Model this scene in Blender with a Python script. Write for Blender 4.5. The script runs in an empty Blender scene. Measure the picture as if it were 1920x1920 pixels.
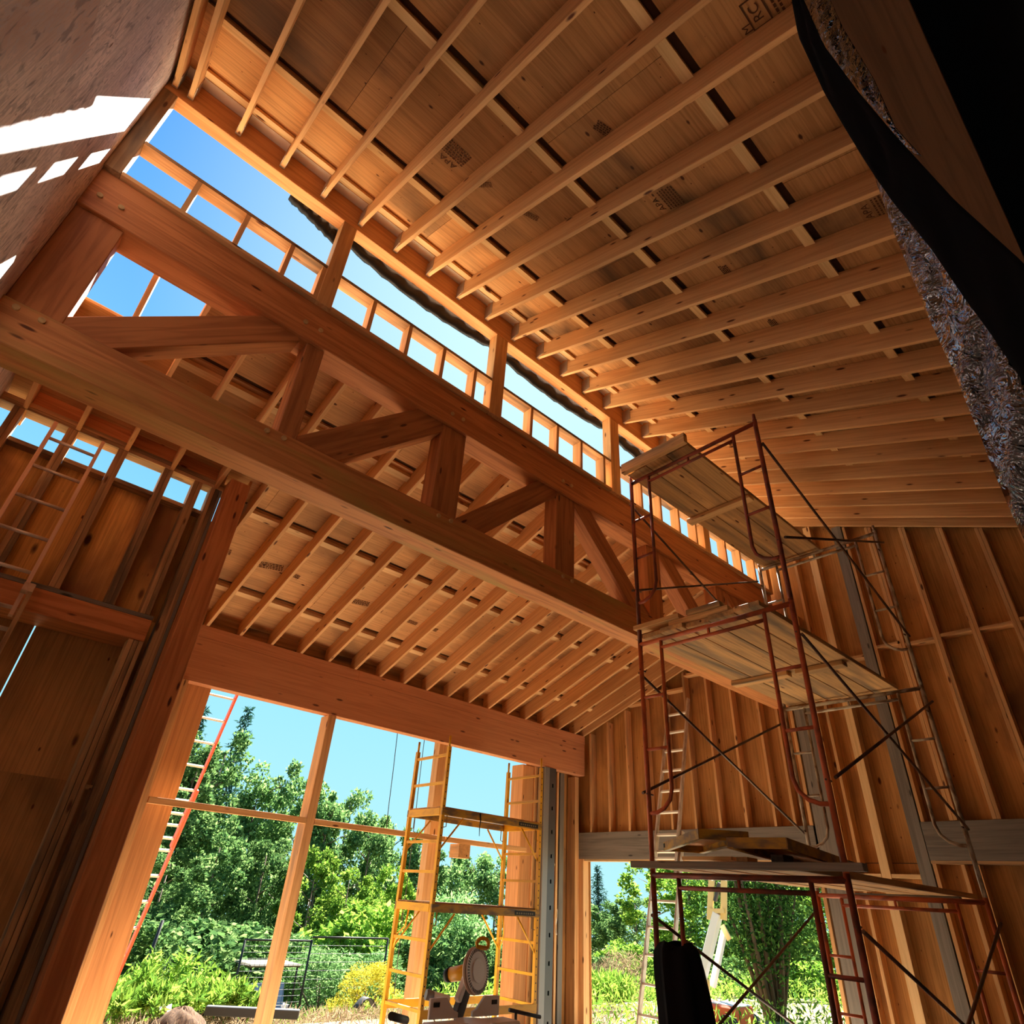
import bpy, bmesh, math, random
import numpy as np
from mathutils import Vector, Matrix

random.seed(11)
rng = np.random.default_rng(5)
scene = bpy.context.scene
col = scene.collection
S = 3.87            # metres per building module
H = 1.65            # eye height above the slab
F = 1140.955        # focal length in pixels of a 1920 px wide frame
RX = Vector((0.7382161, -0.67192582, 0.05960438))
RY = Vector((0.39892909, 0.36361215, -0.84180864))
RZ = Vector((0.54396008, 0.64521461, 0.5364751))

# ------------------------------------------------------------------ camera
cam_d = bpy.data.cameras.new('camera')
cam_d.sensor_width = 36.0
cam_d.lens = 36.0 * F / 1920.0
cam_d.clip_start = 0.05
cam_d.clip_end = 500
cam = bpy.data.objects.new('camera', cam_d)
col.objects.link(cam)
m = Matrix((RX, -RY, -RZ)).transposed().to_4x4()
m.translation = Vector((0, 0, H))
cam.matrix_world = m
scene.camera = cam

# ------------------------------------------------------------------ sky, sun, exposure
SUN_E = 27.0
w = bpy.data.worlds.new('sky'); scene.world = w; w.use_nodes = True
nt = w.node_tree; nt.nodes.clear()
tc = nt.nodes.new('ShaderNodeTexCoord')
sep = nt.nodes.new('ShaderNodeSeparateXYZ'); nt.links.new(tc.outputs['Generated'], sep.inputs[0])
rmp = nt.nodes.new('ShaderNodeValToRGB')
rmp.color_ramp.elements[0].position = 0.0; rmp.color_ramp.elements[0].color = (0.50, 0.92, 1.0, 1)
rmp.color_ramp.elements[1].position = 0.85; rmp.color_ramp.elements[1].color = (0.105, 0.38, 1.0, 1)
e = rmp.color_ramp.elements.new(0.34); e.color = (0.31, 0.79, 1.04, 1)
nt.links.new(sep.outputs['Z'], rmp.inputs['Fac'])
sund = Vector((1, 1, 1.655)).normalized()
dot = nt.nodes.new('ShaderNodeVectorMath'); dot.operation = 'DOT_PRODUCT'
nt.links.new(tc.outputs['Generated'], dot.inputs[0]); dot.inputs[1].default_value = sund
mr = nt.nodes.new('ShaderNodeMapRange'); mr.inputs['From Min'].default_value = 0.82; mr.inputs['From Max'].default_value = 1.0
mr.inputs['To Max'].default_value = 0.95
nt.links.new(dot.outputs['Value'], mr.inputs['Value'])
pw = nt.nodes.new('ShaderNodeMath'); pw.operation = 'POWER'; pw.inputs[1].default_value = 1.3
nt.links.new(mr.outputs[0], pw.inputs[0])
mx = nt.nodes.new('ShaderNodeMix'); mx.data_type = 'RGBA'
nt.links.new(pw.outputs[0], mx.inputs['Factor']); nt.links.new(rmp.outputs[0], mx.inputs['A'])
mx.inputs['B'].default_value = (0.72, 1.04, 1.10, 1)
bg = nt.nodes.new('ShaderNodeBackground'); bg.inputs['Strength'].default_value = 0.86
nt.links.new(mx.outputs['Result'], bg.inputs['Color'])
out = nt.nodes.new('ShaderNodeOutputWorld'); nt.links.new(bg.outputs[0], out.inputs[0])
sd = bpy.data.lights.new('sun', 'SUN'); sd.energy = SUN_E; sd.angle = 0.0093; sd.color = (1.0, 0.95, 0.86)
so = bpy.data.objects.new('sun', sd); col.objects.link(so)
so.rotation_euler = sund.to_track_quat('Z', 'Y').to_euler()
so.location = (20, 20, 40)
scene.view_settings.view_transform = 'Standard'
scene.view_settings.look = 'None'
scene.view_settings.exposure = 0.28
scene.view_settings.gamma = 1.0
scene.view_settings.use_curve_mapping = False
cy = scene.cycles
cy.max_bounces = 12; cy.diffuse_bounces = 8; cy.glossy_bounces = 3; cy.transmission_bounces = 4
cy.transparent_max_bounces = 4
cy.caustics_reflective = False; cy.caustics_refractive = False
cy.sample_clamp_indirect = 6.0
cy.use_denoising = True
cy.use_adaptive_sampling = True; cy.adaptive_threshold = 0.02

# ------------------------------------------------------------------ measuring helpers
def W(u, v, z):
    return Vector((u * S, v * S, z * S + H))

def at(x, y, u=None, v=None, z=None):
    """the point (in modules) on a wall / floor plane that a photo pixel sees"""
    a, b = (x - 960) / F, (y - 960) / F
    d = RX * a + RY * b + RZ
    if u is not None: return d * (u / d.x)
    if v is not None: return d * (v / d.y)
    return d * (z / d.z)

ORD = ('first second third fourth fifth sixth seventh eighth ninth tenth eleventh twelfth thirteenth fourteenth fifteenth '
       'sixteenth seventeenth eighteenth nineteenth twentieth twenty-first twenty-second twenty-third twenty-fourth '
       'twenty-fifth twenty-sixth twenty-seventh twenty-eighth twenty-ninth thirtieth').split()

# ------------------------------------------------------------------ objects
WL = {}
def tag(o, label=None, cat=None, group=None, kind=None):
    if label: o['label'] = label
    if cat: o['category'] = cat
    if group: o['group'] = group
    if kind: o['kind'] = kind
    return o

def empty(name, loc, label, cat, group=None):
    o = bpy.data.objects.new(name, None); col.objects.link(o)
    o.location = loc; o.empty_display_size = 0.2
    WL[o.name] = Vector(loc)
    return tag(o, label, cat, group)

class MB:
    """collects shapes (module coordinates unless metres are asked for) and links them as one mesh object"""
    def __init__(self):
        self.v = []; self.f = []; self.g = []; self.sm = []; self.mi = None; self.ms = []
    def _add(self, pts, faces, gcs, smooth=False):
        n = len(self.v)
        self.v += [Vector(p) for p in pts]; self.g += [tuple(c) for c in gcs]
        for f in faces:
            self.f.append([i + n for i in f]); self.sm.append(smooth)
    def prism(self, c, ex, ey, ez, taper=1.0):
        """box in world metres: centre, half vectors; grain runs along the longest"""
        c = Vector(c); E = [Vector(ex), Vector(ey), Vector(ez)]
        o = [random.uniform(-40, 40) for _ in range(3)]
        order = sorted(range(3), key=lambda i: -E[i].length)
        pts, gcs = [], []
        for k in (-1, 1):
            for j in (-1, 1):
                for i in (-1, 1):
                    s = (i, j, k)
                    pts.append(c + E[0] * i + E[1] * j + E[2] * k)
                    gcs.append([E[a].length * s[a] + o[n] for n, a in enumerate(order)])
        fs = [(0, 2, 3, 1), (4, 5, 7, 6), (0, 1, 5, 4), (2, 6, 7, 3), (0, 4, 6, 2), (1, 3, 7, 5)]
        if E[0].cross(E[1]).dot(E[2]) < 0: fs = [f[::-1] for f in fs]
        self._add(pts, fs, gcs)
        return self
    def bx(self, u0, u1, v0, v1, z0, z1):
        a, b = W(min(u0, u1), min(v0, v1), min(z0, z1)), W(max(u0, u1), max(v0, v1), max(z0, z1))
        h = (b - a) / 2
        return self.prism((a + b) / 2, (h.x, 0, 0), (0, h.y, 0), (0, 0, h.z))
    def mbx(self, x0, x1, y0, y1, z0, z1):
        return self.prism(((x0 + x1) / 2, (y0 + y1) / 2, (z0 + z1) / 2), ((x1 - x0) / 2, 0, 0), (0, (y1 - y0) / 2, 0), (0, 0, (z1 - z0) / 2))
    def bar(self, p, q, wid, hei, up=(0, 0, 1)):
        """rectangular bar between two world points, metres"""
        p, q = Vector(p), Vector(q); d = (q - p).normalized(); up = Vector(up)
        s = d.cross(up).normalized(); t = s.cross(d).normalized()
        return self.prism((p + q) / 2, (q - p) / 2, s * wid / 2, t * hei / 2)
    def ply(self, pts2, plane, t):
        """extruded polygon: pts2 in modules; plane ('u', value) -> (v,z) points, ('v', value) -> (u,z), t thickness modules (away)"""
        ax, val = plane
        o = [random.uniform(-9, 9) for _ in range(2)]
        n = len(pts2); P = []; G = []
        for off in (0, t):
            for a, b in pts2:
                P.append(W(val + off, a, b) if ax == 'u' else W(a, val + off, b))
                G.append((b * S + o[0], a * S + o[1], off * S))
        fs = [list(range(n))[::-1], list(range(n, 2 * n))] + [(i, (i + 1) % n, (i + 1) % n + n, i + n) for i in range(n)]
        self._add(P, fs, G)
        return self
    def tube(self, pts, r, n=8, caps=True, r2=None):
        pts = [Vector(p) for p in pts]; o = random.uniform(-30, 30)
        rings = []; L = 0; up = Vector((0.31, 0.17, 0.93)).normalized(); base = len(self.v)
        prev = None
        for i, p in enumerate(pts):
            d = (pts[min(i + 1, len(pts) - 1)] - pts[max(i - 1, 0)]).normalized()
            if prev is None:
                a = d.cross(up)
                if a.length < 1e-3: a = d.cross(Vector((1, 0, 0)))
                a.normalize()
            else:
                a = (prev - d * prev.dot(d)).normalized()
            prev = a; b = d.cross(a)
            if i: L += (p - pts[i - 1]).length
            rr = r if r2 is None else r + (r2 - r) * i / (len(pts) - 1)
            for k in range(n):
                t = 2 * math.pi * k / n
                self.v.append(p + a * math.cos(t) * rr + b * math.sin(t) * rr)
                self.g.append((L + o, math.cos(t) * rr + o, math.sin(t) * rr + o))
        for i in range(len(pts) - 1):
            for k in range(n):
                x, y = base + i * n + k, base + i * n + (k + 1) % n
                self.f.append([x, y, y + n, x + n]); self.sm.append(True)
        if caps:
            self.f.append([base + k for k in range(n)][::-1]); self.sm.append(False)
            self.f.append([base + (len(pts) - 1) * n + k for k in range(n)]); self.sm.append(False)
        return self
    def disc(self, c, axis, r, t, n=24, r_in=0.0):
        """solid disc, world metres"""
        c = Vector(c); ax = Vector(axis).normalized()
        a = ax.orthogonal().normalized(); b = ax.cross(a)
        base = len(self.v)
        for off in (-t / 2, t / 2):
            for k in range(n):
                th = 2 * math.pi * k / n
                p = c + ax * off + a * math.cos(th) * r + b * math.sin(th) * r
                self.v.append(p); self.g.append((math.cos(th) * r, math.sin(th) * r, off))
        self.f.append([base + k for k in range(n)][::-1]); self.sm.append(False)
        self.f.append([base + n + k for k in range(n)]); self.sm.append(False)
        for k in range(n):
            self.f.append([base + k, base + (k + 1) % n, base + n + (k + 1) % n, base + n + k]); self.sm.append(True)
        return self
    def grid(self, rows, closed=False, smooth=True):
        """rows of world points"""
        nr, nc = len(rows), len(rows[0]); base = len(self.v)
        for i, r_ in enumerate(rows):
            for j, p in enumerate(r_):
                self.v.append(Vector(p)); self.g.append((i * .1, j * .1, 0))
        for i in range(nr - 1):
            for j in range(nc - 1 if not closed else nc):
                a = base + i * nc + j; b = base + i * nc + (j + 1) % nc
                self.f.append([a, b, b + nc, a + nc]); self.sm.append(smooth)
        return self
    def build(self, name, mat, parent=None, bev=0.0, origin=None, solid=0.0):
        vs = self.v
        lo = Vector([min(p[i] for p in vs) for i in range(3)]); hi = Vector([max(p[i] for p in vs) for i in range(3)])
        o0 = Vector(origin) if origin is not None else Vector(((lo.x + hi.x) / 2, (lo.y + hi.y) / 2, lo.z))
        me = bpy.data.meshes.new(name)
        me.from_pydata([p - o0 for p in vs], [], self.f)
        at_ = me.attributes.new('gc', 'FLOAT_VECTOR', 'POINT')
        at_.data.foreach_set('vector', np.array(self.g, dtype=np.float32).ravel())
        me.polygons.foreach_set('use_smooth', self.sm)
        if mat: me.materials.append(mat)
        if self.mi:
            me.materials.append(self.mi[1])
            for k in range(self.mi[0], len(me.polygons)): me.polygons[k].material_index = 1
        me.update()
        o = bpy.data.objects.new(name, me); col.objects.link(o)
        WL[o.name] = o0
        if parent is not None:
            o.parent = parent; o.location = o0 - WL[parent.name]
        else:
            o.location = o0
        if solid:
            md = o.modifiers.new('thickness', 'SOLIDIFY'); md.thickness = solid
        if bev:
            md = o.modifiers.new('edges', 'BEVEL'); md.width = bev; md.segments = 1; md.limit_method = 'ANGLE'
        return o

# ------------------------------------------------------------------ materials
def newmat(name):
    mt = bpy.data.materials.new(name); mt.use_nodes = True
    t = mt.node_tree; t.nodes.clear()
    b = t.nodes.new('ShaderNodeBsdfPrincipled'); o = t.nodes.new('ShaderNodeOutputMaterial')
    t.links.new(b.outputs[0], o.inputs[0])
    return mt, t, b

def N(t, kind, **kw):
    n = t.nodes.new(kind)
    for k, v in kw.items():
        if k in n.inputs: n.inputs[k].default_value = v
        else: setattr(n, k, v)
    return n

def noise(t, vec, scale3, sc=1.0, detail=3.0, dist=0.0):
    mp = N(t, 'ShaderNodeMapping'); mp.inputs['Scale'].default_value = scale3
    t.links.new(vec, mp.inputs['Vector'])
    n = N(t, 'ShaderNodeTexNoise'); n.inputs['Scale'].default_value = sc; n.inputs['Detail'].default_value = detail
    n.inputs['Distortion'].default_value = dist
    t.links.new(mp.outputs[0], n.inputs['Vector'])
    return n.outputs['Fac']

def ramp(t, fac, stops):
    r = N(t, 'ShaderNodeValToRGB'); cr = r.color_ramp
    while len(cr.elements) > 1: cr.elements.remove(cr.elements[-1])
    for i, (p, c) in enumerate(stops):
        el = cr.elements[0] if i == 0 else cr.elements.new(p)
        el.position = p; el.color = (*c, 1) if len(c) == 3 else c
    t.links.new(fac, r.inputs['Fac'])
    return r.outputs['Color']

def mix(t, fac, a, b, mode='MIX'):
    n = N(t, 'ShaderNodeMix', data_type='RGBA', blend_type=mode)
    for s, v in (('Factor', fac), ('A', a), ('B', b)):
        if isinstance(v, (int, float)): n.inputs[s].default_value = v
        elif isinstance(v, tuple): n.inputs[s].default_value = (*v, 1) if len(v) == 3 else v
        else: t.links.new(v, n.inputs[s])
    return n.outputs['Result']

def knots(t, vec, sc3, size):
    mp = N(t, 'ShaderNodeMapping'); mp.inputs['Scale'].default_value = sc3; t.links.new(vec, mp.inputs['Vector'])
    vo = N(t, 'ShaderNodeTexVoronoi'); vo.inputs['Scale'].default_value = 1.0; vo.inputs['Randomness'].default_value = 1.0
    t.links.new(mp.outputs[0], vo.inputs['Vector'])
    return ramp(t, vo.outputs['Distance'], [(0.0, (1, 1, 1)), (size * .55, (1, 1, 1)), (size, (0, 0, 0))])

def wood(name, light, dark, knot=(0.12, 0.035, 0.012), ksize=0.13, vary=0.22, rough=0.72, weather=None, wfac=0.5, grain=34):
    mt, t, b = newmat(name)
    a = N(t, 'ShaderNodeAttribute', attribute_name='gc')
    oi = N(t, 'ShaderNodeObjectInfo')
    sc_ = N(t, 'ShaderNodeMath', operation='MULTIPLY'); sc_.inputs[1].default_value = 83.0; t.links.new(oi.outputs['Random'], sc_.inputs[0])
    va = N(t, 'ShaderNodeVectorMath', operation='ADD'); t.links.new(a.outputs['Vector'], va.inputs[0]); t.links.new(sc_.outputs[0], va.inputs[1])
    v = va.outputs[0]
    fine = noise(t, v, (1.3, grain, grain), 1.0, 5, 0.8)
    broad = noise(t, v, (0.35, 5, 5), 1.0, 2, 0.4)
    c = ramp(t, fine, [(0.36, dark), (0.58, light)])
    c2 = ramp(t, broad, [(0.3, tuple(x * .78 for x in light)), (0.7, tuple(min(1, x * 1.12) for x in light))])
    c = mix(t, 0.38, c, c2)
    c = mix(t, knots(t, v, (2.3, 8.5, 8.5), ksize), c, knot)
    if weather:
        wn = noise(t, v, (0.8, 6, 6), 1.0, 4, 0.5)
        c = mix(t, ramp(t, wn, [(wfac - .12, (0, 0, 0)), (wfac + .12, (1, 1, 1))]), c, weather)
    mrr = N(t, 'ShaderNodeMapRange'); mrr.inputs['To Min'].default_value = 1 - vary; mrr.inputs['To Max'].default_value = 1 + vary * .6
    t.links.new(oi.outputs['Random'], mrr.inputs['Value'])
    hs = N(t, 'ShaderNodeHueSaturation'); t.links.new(mrr.outputs[0], hs.inputs['Value']); t.links.new(c, hs.inputs['Color'])
    t.links.new(hs.outputs[0], b.inputs['Base Color'])
    b.inputs['Roughness'].default_value = rough
    b.inputs['Specular IOR Level'].default_value = 0.25
    return mt

def plywood(name, light, dark, stain=None, sfac=0.62, knot=(0.10, 0.03, 0.012), ksize=0.085, kscale=(3.0, 6.0, 1.0), rough=0.75, tone=None, flake=None):
    mt, t, b = newmat(name)
    a = N(t, 'ShaderNodeAttribute', attribute_name='gc')
    v = a.outputs['Vector']
    fine = noise(t, v, (1.0, 38, 1), 1.0, 6, 1.6)
    broad = noise(t, v, (0.9, 2.2, 1), 1.0, 3, 1.0)
    c = ramp(t, fine, [(0.38, tuple(x * .8 for x in dark)), (0.57, light)])
    c2 = ramp(t, broad, [(0.35, tuple(x * .62 for x in light)), (0.65, tuple(min(1, x * 1.15) for x in light))])
    c = mix(t, 0.5, c, c2)
    c = mix(t, knots(t, v, kscale, ksize), c, knot)
    c = mix(t, knots(t, v, (kscale[0] * 2.7, kscale[1] * 2.3, 1.0), ksize * .8), c, tuple(k * 1.5 for k in knot))
    if stain:
        wn = noise(t, v, (0.55, 0.9, 1), 1.0, 5, 0.8)
        c = mix(t, ramp(t, wn, [(sfac - .07, (0, 0, 0)), (sfac + .10, (1, 1, 1))]), c, stain)
    if flake:
        fn = noise(t, v, (9, 21, 1), 1.0, 3, 2.2)
        c = mix(t, ramp(t, fn, [(0.50, (0, 0, 0)), (0.60, (.8, .8, .8))]), c, flake)
        fn2 = noise(t, v, (4, 11, 1), 1.0, 4, 1.5)
        c = mix(t, ramp(t, fn2, [(0.58, (0, 0, 0)), (0.66, (.7, .7, .7))]), c, tuple(x * .45 for x in flake))
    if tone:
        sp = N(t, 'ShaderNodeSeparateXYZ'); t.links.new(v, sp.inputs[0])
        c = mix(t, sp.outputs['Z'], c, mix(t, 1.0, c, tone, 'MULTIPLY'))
    t.links.new(c, b.inputs['Base Color'])
    b.inputs['Roughness'].default_value = rough
    b.inputs['Specular IOR Level'].default_value = 0.2
    return mt

def plain(name, colr, rough=0.5, metal=0.0, rust=None, rfac=0.55, rs=14.0, spec=0.4):
    mt, t, b = newmat(name)
    if rust:
        a = N(t, 'ShaderNodeAttribute', attribute_name='gc')
        n = noise(t, a.outputs['Vector'], (rs * .4, rs, rs), 1.0, 4, 0.3)
        c = mix(t, ramp(t, n, [(rfac - .1, (0, 0, 0)), (rfac + .1, (1, 1, 1))]), colr, rust)
        t.links.new(c, b.inputs['Base Color'])
    else:
        b.inputs['Base Color'].default_value = (*colr, 1)
    b.inputs['Roughness'].default_value = rough; b.inputs['Metallic'].default_value = metal
    b.inputs['Specular IOR Level'].default_value = spec
    return mt

M = {}
M['rafter'] = wood('rafter wood', (0.76, 0.42, 0.175), (0.56, 0.27, 0.10), vary=0.14)
M['stud'] = wood('stud wood', (0.76, 0.42, 0.17), (0.54, 0.26, 0.09), vary=0.2, weather=(0.34, 0.20, 0.10), wfac=0.66)
M['oldstud'] = wood('rough stud wood', (0.58, 0.34, 0.15), (0.30, 0.155, 0.07), vary=0.2, weather=(0.13, 0.085, 0.05), wfac=0.56)
M['timber'] = wood('fir timber', (0.62, 0.235, 0.08), (0.33, 0.095, 0.03), vary=0.12, grain=22, knot=(0.10, 0.022, 0.010), ksize=0.12, rough=0.55)
M['oldtimber'] = wood('yellowed fir timber', (0.64, 0.26, 0.085), (0.36, 0.115, 0.035), grain=22, vary=0.05, weather=(0.46, 0.27, 0.07), wfac=0.6, rough=0.55)
M['brace'] = wood('brace timber', (0.56, 0.21, 0.07), (0.28, 0.085, 0.03), grain=20, vary=0.16, ksize=0.13, rough=0.6)
M['header'] = wood('glulam timber', (0.64, 0.27, 0.12), (0.50, 0.185, 0.075), vary=0.05, knot=(0.16, 0.05, 0.025), ksize=0.14, rough=0.6)
M['orangewood'] = wood('orange fir', (0.72, 0.34, 0.125), (0.50, 0.20, 0.065), vary=0.08, ksize=0.1)
M['grey'] = wood('weathered grey lumber', (0.235, 0.20, 0.155), (0.13, 0.11, 0.085), vary=0.2, knot=(0.06, 0.05, 0.04), ksize=0.12)
M['plank'] = wood('scaffold plank wood', (0.74, 0.43, 0.17), (0.46, 0.25, 0.095), vary=0.3, weather=(0.24, 0.165, 0.095), wfac=0.58)
M['blocking'] = wood('pale blocking wood', (0.80, 0.52, 0.24), (0.62, 0.36, 0.14), vary=0.15)
M['peg'] = wood('peg wood', (0.62, 0.40, 0.17), (0.45, 0.26, 0.10), ksize=0.01)
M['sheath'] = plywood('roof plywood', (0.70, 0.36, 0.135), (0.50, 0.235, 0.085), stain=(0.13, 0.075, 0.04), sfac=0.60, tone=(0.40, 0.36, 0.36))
M['sheath2'] = plywood('lower roof plywood', (0.78, 0.43, 0.18), (0.60, 0.30, 0.115), stain=(0.34, 0.18, 0.08), sfac=0.62, tone=(0.7, 0.66, 0.6))
M['wallply'] = plywood('wall plywood', (0.56, 0.27, 0.08), (0.38, 0.17, 0.048), stain=(0.22, 0.10, 0.04), sfac=0.6, kscale=(1.6, 4.0, 1))
M['brightply'] = plywood('golden plywood', (0.82, 0.43, 0.12), (0.58, 0.27, 0.07), stain=(0.30, 0.13, 0.05), sfac=0.54, ksize=0.12, kscale=(1.6, 4.0, 1))
M['darkply'] = plywood('dusty plywood', (0.62, 0.31, 0.105), (0.42, 0.20, 0.07), stain=(0.20, 0.095, 0.04), sfac=0.56, ksize=0.12, kscale=(1.6, 4.0, 1))
M['leftply'] = plywood('grey plywood', (0.86, 0.71, 0.67), (0.60, 0.47, 0.45), stain=(0.50, 0.33, 0.28), sfac=0.58, knot=(0.20, 0.11, 0.08), ksize=0.11, kscale=(3.2, 9.0, 1), flake=(0.52, 0.42, 0.42))
M['pale'] = plain('pale membrane', (0.80, 0.68, 0.54), 0.8)
M['rust'] = plain('rusty red paint', (0.33, 0.062, 0.026), 0.5, 0.15, rust=(0.12, 0.035, 0.018), rfac=0.5)
M['orange'] = plain('orange paint', (0.50, 0.105, 0.03), 0.5, 0.1, rust=(0.20, 0.05, 0.02), rfac=0.56)
M['worn'] = plain('worn white paint', (0.50, 0.42, 0.30), 0.6, 0.1, rust=(0.20, 0.105, 0.05), rfac=0.52, rs=20)
M['brace_steel'] = plain('dark steel', (0.10, 0.055, 0.035), 0.45, 0.5, rust=(0.20, 0.09, 0.045), rfac=0.58)
M['yellow'] = plain('yellow paint', (0.80, 0.42, 0.015), 0.45, 0.0, rust=(0.62, 0.30, 0.02), rfac=0.6)
M['yellowdark'] = plain('scuffed yellow paint', (0.46, 0.25, 0.02), 0.5, 0.0, rust=(0.16, 0.10, 0.05), rfac=0.52)
M['black'] = plain('black', (0.012, 0.011, 0.010), 0.6)
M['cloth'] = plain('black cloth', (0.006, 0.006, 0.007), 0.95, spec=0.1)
M['alu'] = plain('aluminium', (0.74, 0.64, 0.52), 0.4, 0.4, rust=(0.45, 0.36, 0.27), rfac=0.55)
M['alu_pale'] = plain('pale aluminium', (0.80, 0.72, 0.58), 0.5, 0.1)
M['ladderwood'] = wood('dusty ladder rail', (0.80, 0.50, 0.31), (0.62, 0.36, 0.21), ksize=0.02)
M['ladderorange'] = plain('orange fibreglass', (0.85, 0.13, 0.045), 0.4)
M['white'] = plain('white paint', (0.80, 0.80, 0.78), 0.4)
M['cream'] = plain('cream paint', (0.78, 0.58, 0.24), 0.45)
M['red'] = plain('orange red paint', (0.75, 0.12, 0.035), 0.4)
M['steel'] = plain('galvanised steel', (0.25, 0.24, 0.225), 0.45, 0.3)
M['roofdark'] = plain('underlay', (0.10, 0.048, 0.022), 0.9)
M['roofbounce'] = plain('pale bounce layer', (0.66, 0.56, 0.42), 0.8)
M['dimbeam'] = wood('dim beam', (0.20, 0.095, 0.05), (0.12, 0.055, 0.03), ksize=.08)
M['shadesteel'] = plain('shaded galvanised steel', (0.10, 0.097, 0.095), 0.4, 0.4)
M['dark'] = plain('dark grey', (0.05, 0.048, 0.05), 0.5)
M['sawgrey'] = plain('saw grey casting', (0.74, 0.72, 0.71), 0.5, 0.0)
M['sawlight'] = plain('saw pale plastic', (0.85, 0.82, 0.76), 0.5)
M['blade'] = plain('blade guard', (0.70, 0.58, 0.46), 0.4, 0.0)
M['hanger'] = plain('hanger steel', (0.50, 0.42, 0.32), 0.45, 0.7)
M['concrete'] = plain('concrete slab', (0.78, 0.68, 0.56), 0.85, rust=(0.68, 0.58, 0.47), rfac=0.5, rs=2.5)
M['ink'] = plain('stamp ink', (0.10, 0.04, 0.018), 0.8, spec=0.1)
M['bark'] = wood('bark', (0.20, 0.13, 0.085), (0.09, 0.06, 0.04), ksize=0.02)
M['paleglass'] = plain('reflective panel', (0.30, 0.30, 0.36), 0.2, 0.5)
M['tan'] = plain('tan canvas', (0.17, 0.14, 0.085), 0.7)

def tarp_mat():
    mt, t, b = newmat('black plastic sheet')
    a = N(t, 'ShaderNodeTexCoord')
    n = N(t, 'ShaderNodeTexNoise'); n.inputs['Scale'].default_value = 11.0; n.inputs['Detail'].default_value = 3; n.inputs['Distortion'].default_value = 2.6
    t.links.new(a.outputs['Object'], n.inputs['Vector'])
    bp = N(t, 'ShaderNodeBump'); bp.inputs['Strength'].default_value = 1.0; bp.inputs['Distance'].default_value = 0.022
    t.links.new(n.outputs['Fac'], bp.inputs['Height']); t.links.new(bp.outputs[0], b.inputs['Normal'])
    b.inputs['Base Color'].default_value = (0.010, 0.010, 0.013, 1)
    b.inputs['Roughness'].default_value = 0.10; b.inputs['Specular IOR Level'].default_value = 1.0; b.inputs['Coat Weight'].default_value = 1.0; b.inputs['Coat Roughness'].default_value = 0.06; b.inputs['Coat IOR'].default_value = 1.8; t.links.new(bp.outputs[0], b.inputs['Coat Normal'])
    return mt
M['tarp'] = tarp_mat()
M['mattblack'] = plain('dull black plastic', (0.012, 0.012, 0.013), 0.42, spec=0.25)

def leaf_mat(name, a, b_, c_):
    mt = bpy.data.materials.new(name); mt.use_nodes = True
    t = mt.node_tree; t.nodes.clear()
    at_ = N(t, 'ShaderNodeAttribute', attribute_name='gc')
    sp = N(t, 'ShaderNodeSeparateXYZ'); t.links.new(at_.outputs['Vector'], sp.inputs[0])
    cc = ramp(t, sp.outputs['X'], [(0.0, a), (0.55, b_), (1.0, c_)])
    oi = N(t, 'ShaderNodeObjectInfo')
    mrr = N(t, 'ShaderNodeMapRange'); mrr.inputs['To Min'].default_value = 0.75; mrr.inputs['To Max'].default_value = 1.2
    t.links.new(oi.outputs['Random'], mrr.inputs['Value'])
    hs = N(t, 'ShaderNodeHueSaturation'); t.links.new(mrr.outputs[0], hs.inputs['Value']); t.links.new(cc, hs.inputs['Color'])
    d = N(t, 'ShaderNodeBsdfDiffuse'); tr = N(t, 'ShaderNodeBsdfTranslucent')
    t.links.new(hs.outputs[0], d.inputs[0]); t.links.new(hs.outputs[0], tr.inputs[0])
    ms = N(t, 'ShaderNodeMixShader'); ms.inputs[0].default_value = 0.52
    t.links.new(d.outputs[0], ms.inputs[1]); t.links.new(tr.outputs[0], ms.inputs[2])
    o = N(t, 'ShaderNodeOutputMaterial'); t.links.new(ms.outputs[0], o.inputs[0])
    return mt
M['leaf'] = leaf_mat('tree leaves', (0.040, 0.098, 0.034), (0.125, 0.24, 0.066), (0.30, 0.44, 0.15))
M['leaf_yellow'] = leaf_mat('bright leaves', (0.07, 0.16, 0.025), (0.20, 0.36, 0.04), (0.42, 0.56, 0.10))
M['leaf_grey'] = leaf_mat('soft grey green leaves', (0.07, 0.16, 0.05), (0.18, 0.34, 0.11), (0.36, 0.54, 0.20))
M['leaf_dark'] = leaf_mat('dark leaves', (0.02, 0.06, 0.015), (0.055, 0.13, 0.03), (0.16, 0.28, 0.05))
M['needle'] = leaf_mat('conifer needles', (0.012, 0.045, 0.035), (0.025, 0.075, 0.055), (0.05, 0.12, 0.08))
M['drybrush'] = leaf_mat('dry brush', (0.12, 0.085, 0.05), (0.25, 0.17, 0.10), (0.42, 0.30, 0.18))
M['gold'] = leaf_mat('golden blossom', (0.30, 0.30, 0.03), (0.55, 0.45, 0.04), (0.72, 0.60, 0.10))

def ground_mat():
    mt, t, b = newmat('dry ground')
    a = N(t, 'ShaderNodeTexCoord')
    n = N(t, 'ShaderNodeTexNoise'); n.inputs['Scale'].default_value = 0.6; n.inputs['Detail'].default_value = 8
    t.links.new(a.outputs['Object'], n.inputs['Vector'])
    c = ramp(t, n.outputs['Fac'], [(0.35, (0.09, 0.11, 0.035)), (0.5, (0.20, 0.145, 0.08)), (0.65, (0.28, 0.20, 0.12))])
    t.links.new(c, b.inputs['Base Color']); b.inputs['Roughness'].default_value = 0.95
    return mt
M['ground'] = ground_mat()
M['dirt'] = plain('brown dirt', (0.075, 0.036, 0.016), 0.95, rust=(0.17, 0.095, 0.045), rfac=0.52, rs=26)

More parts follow.
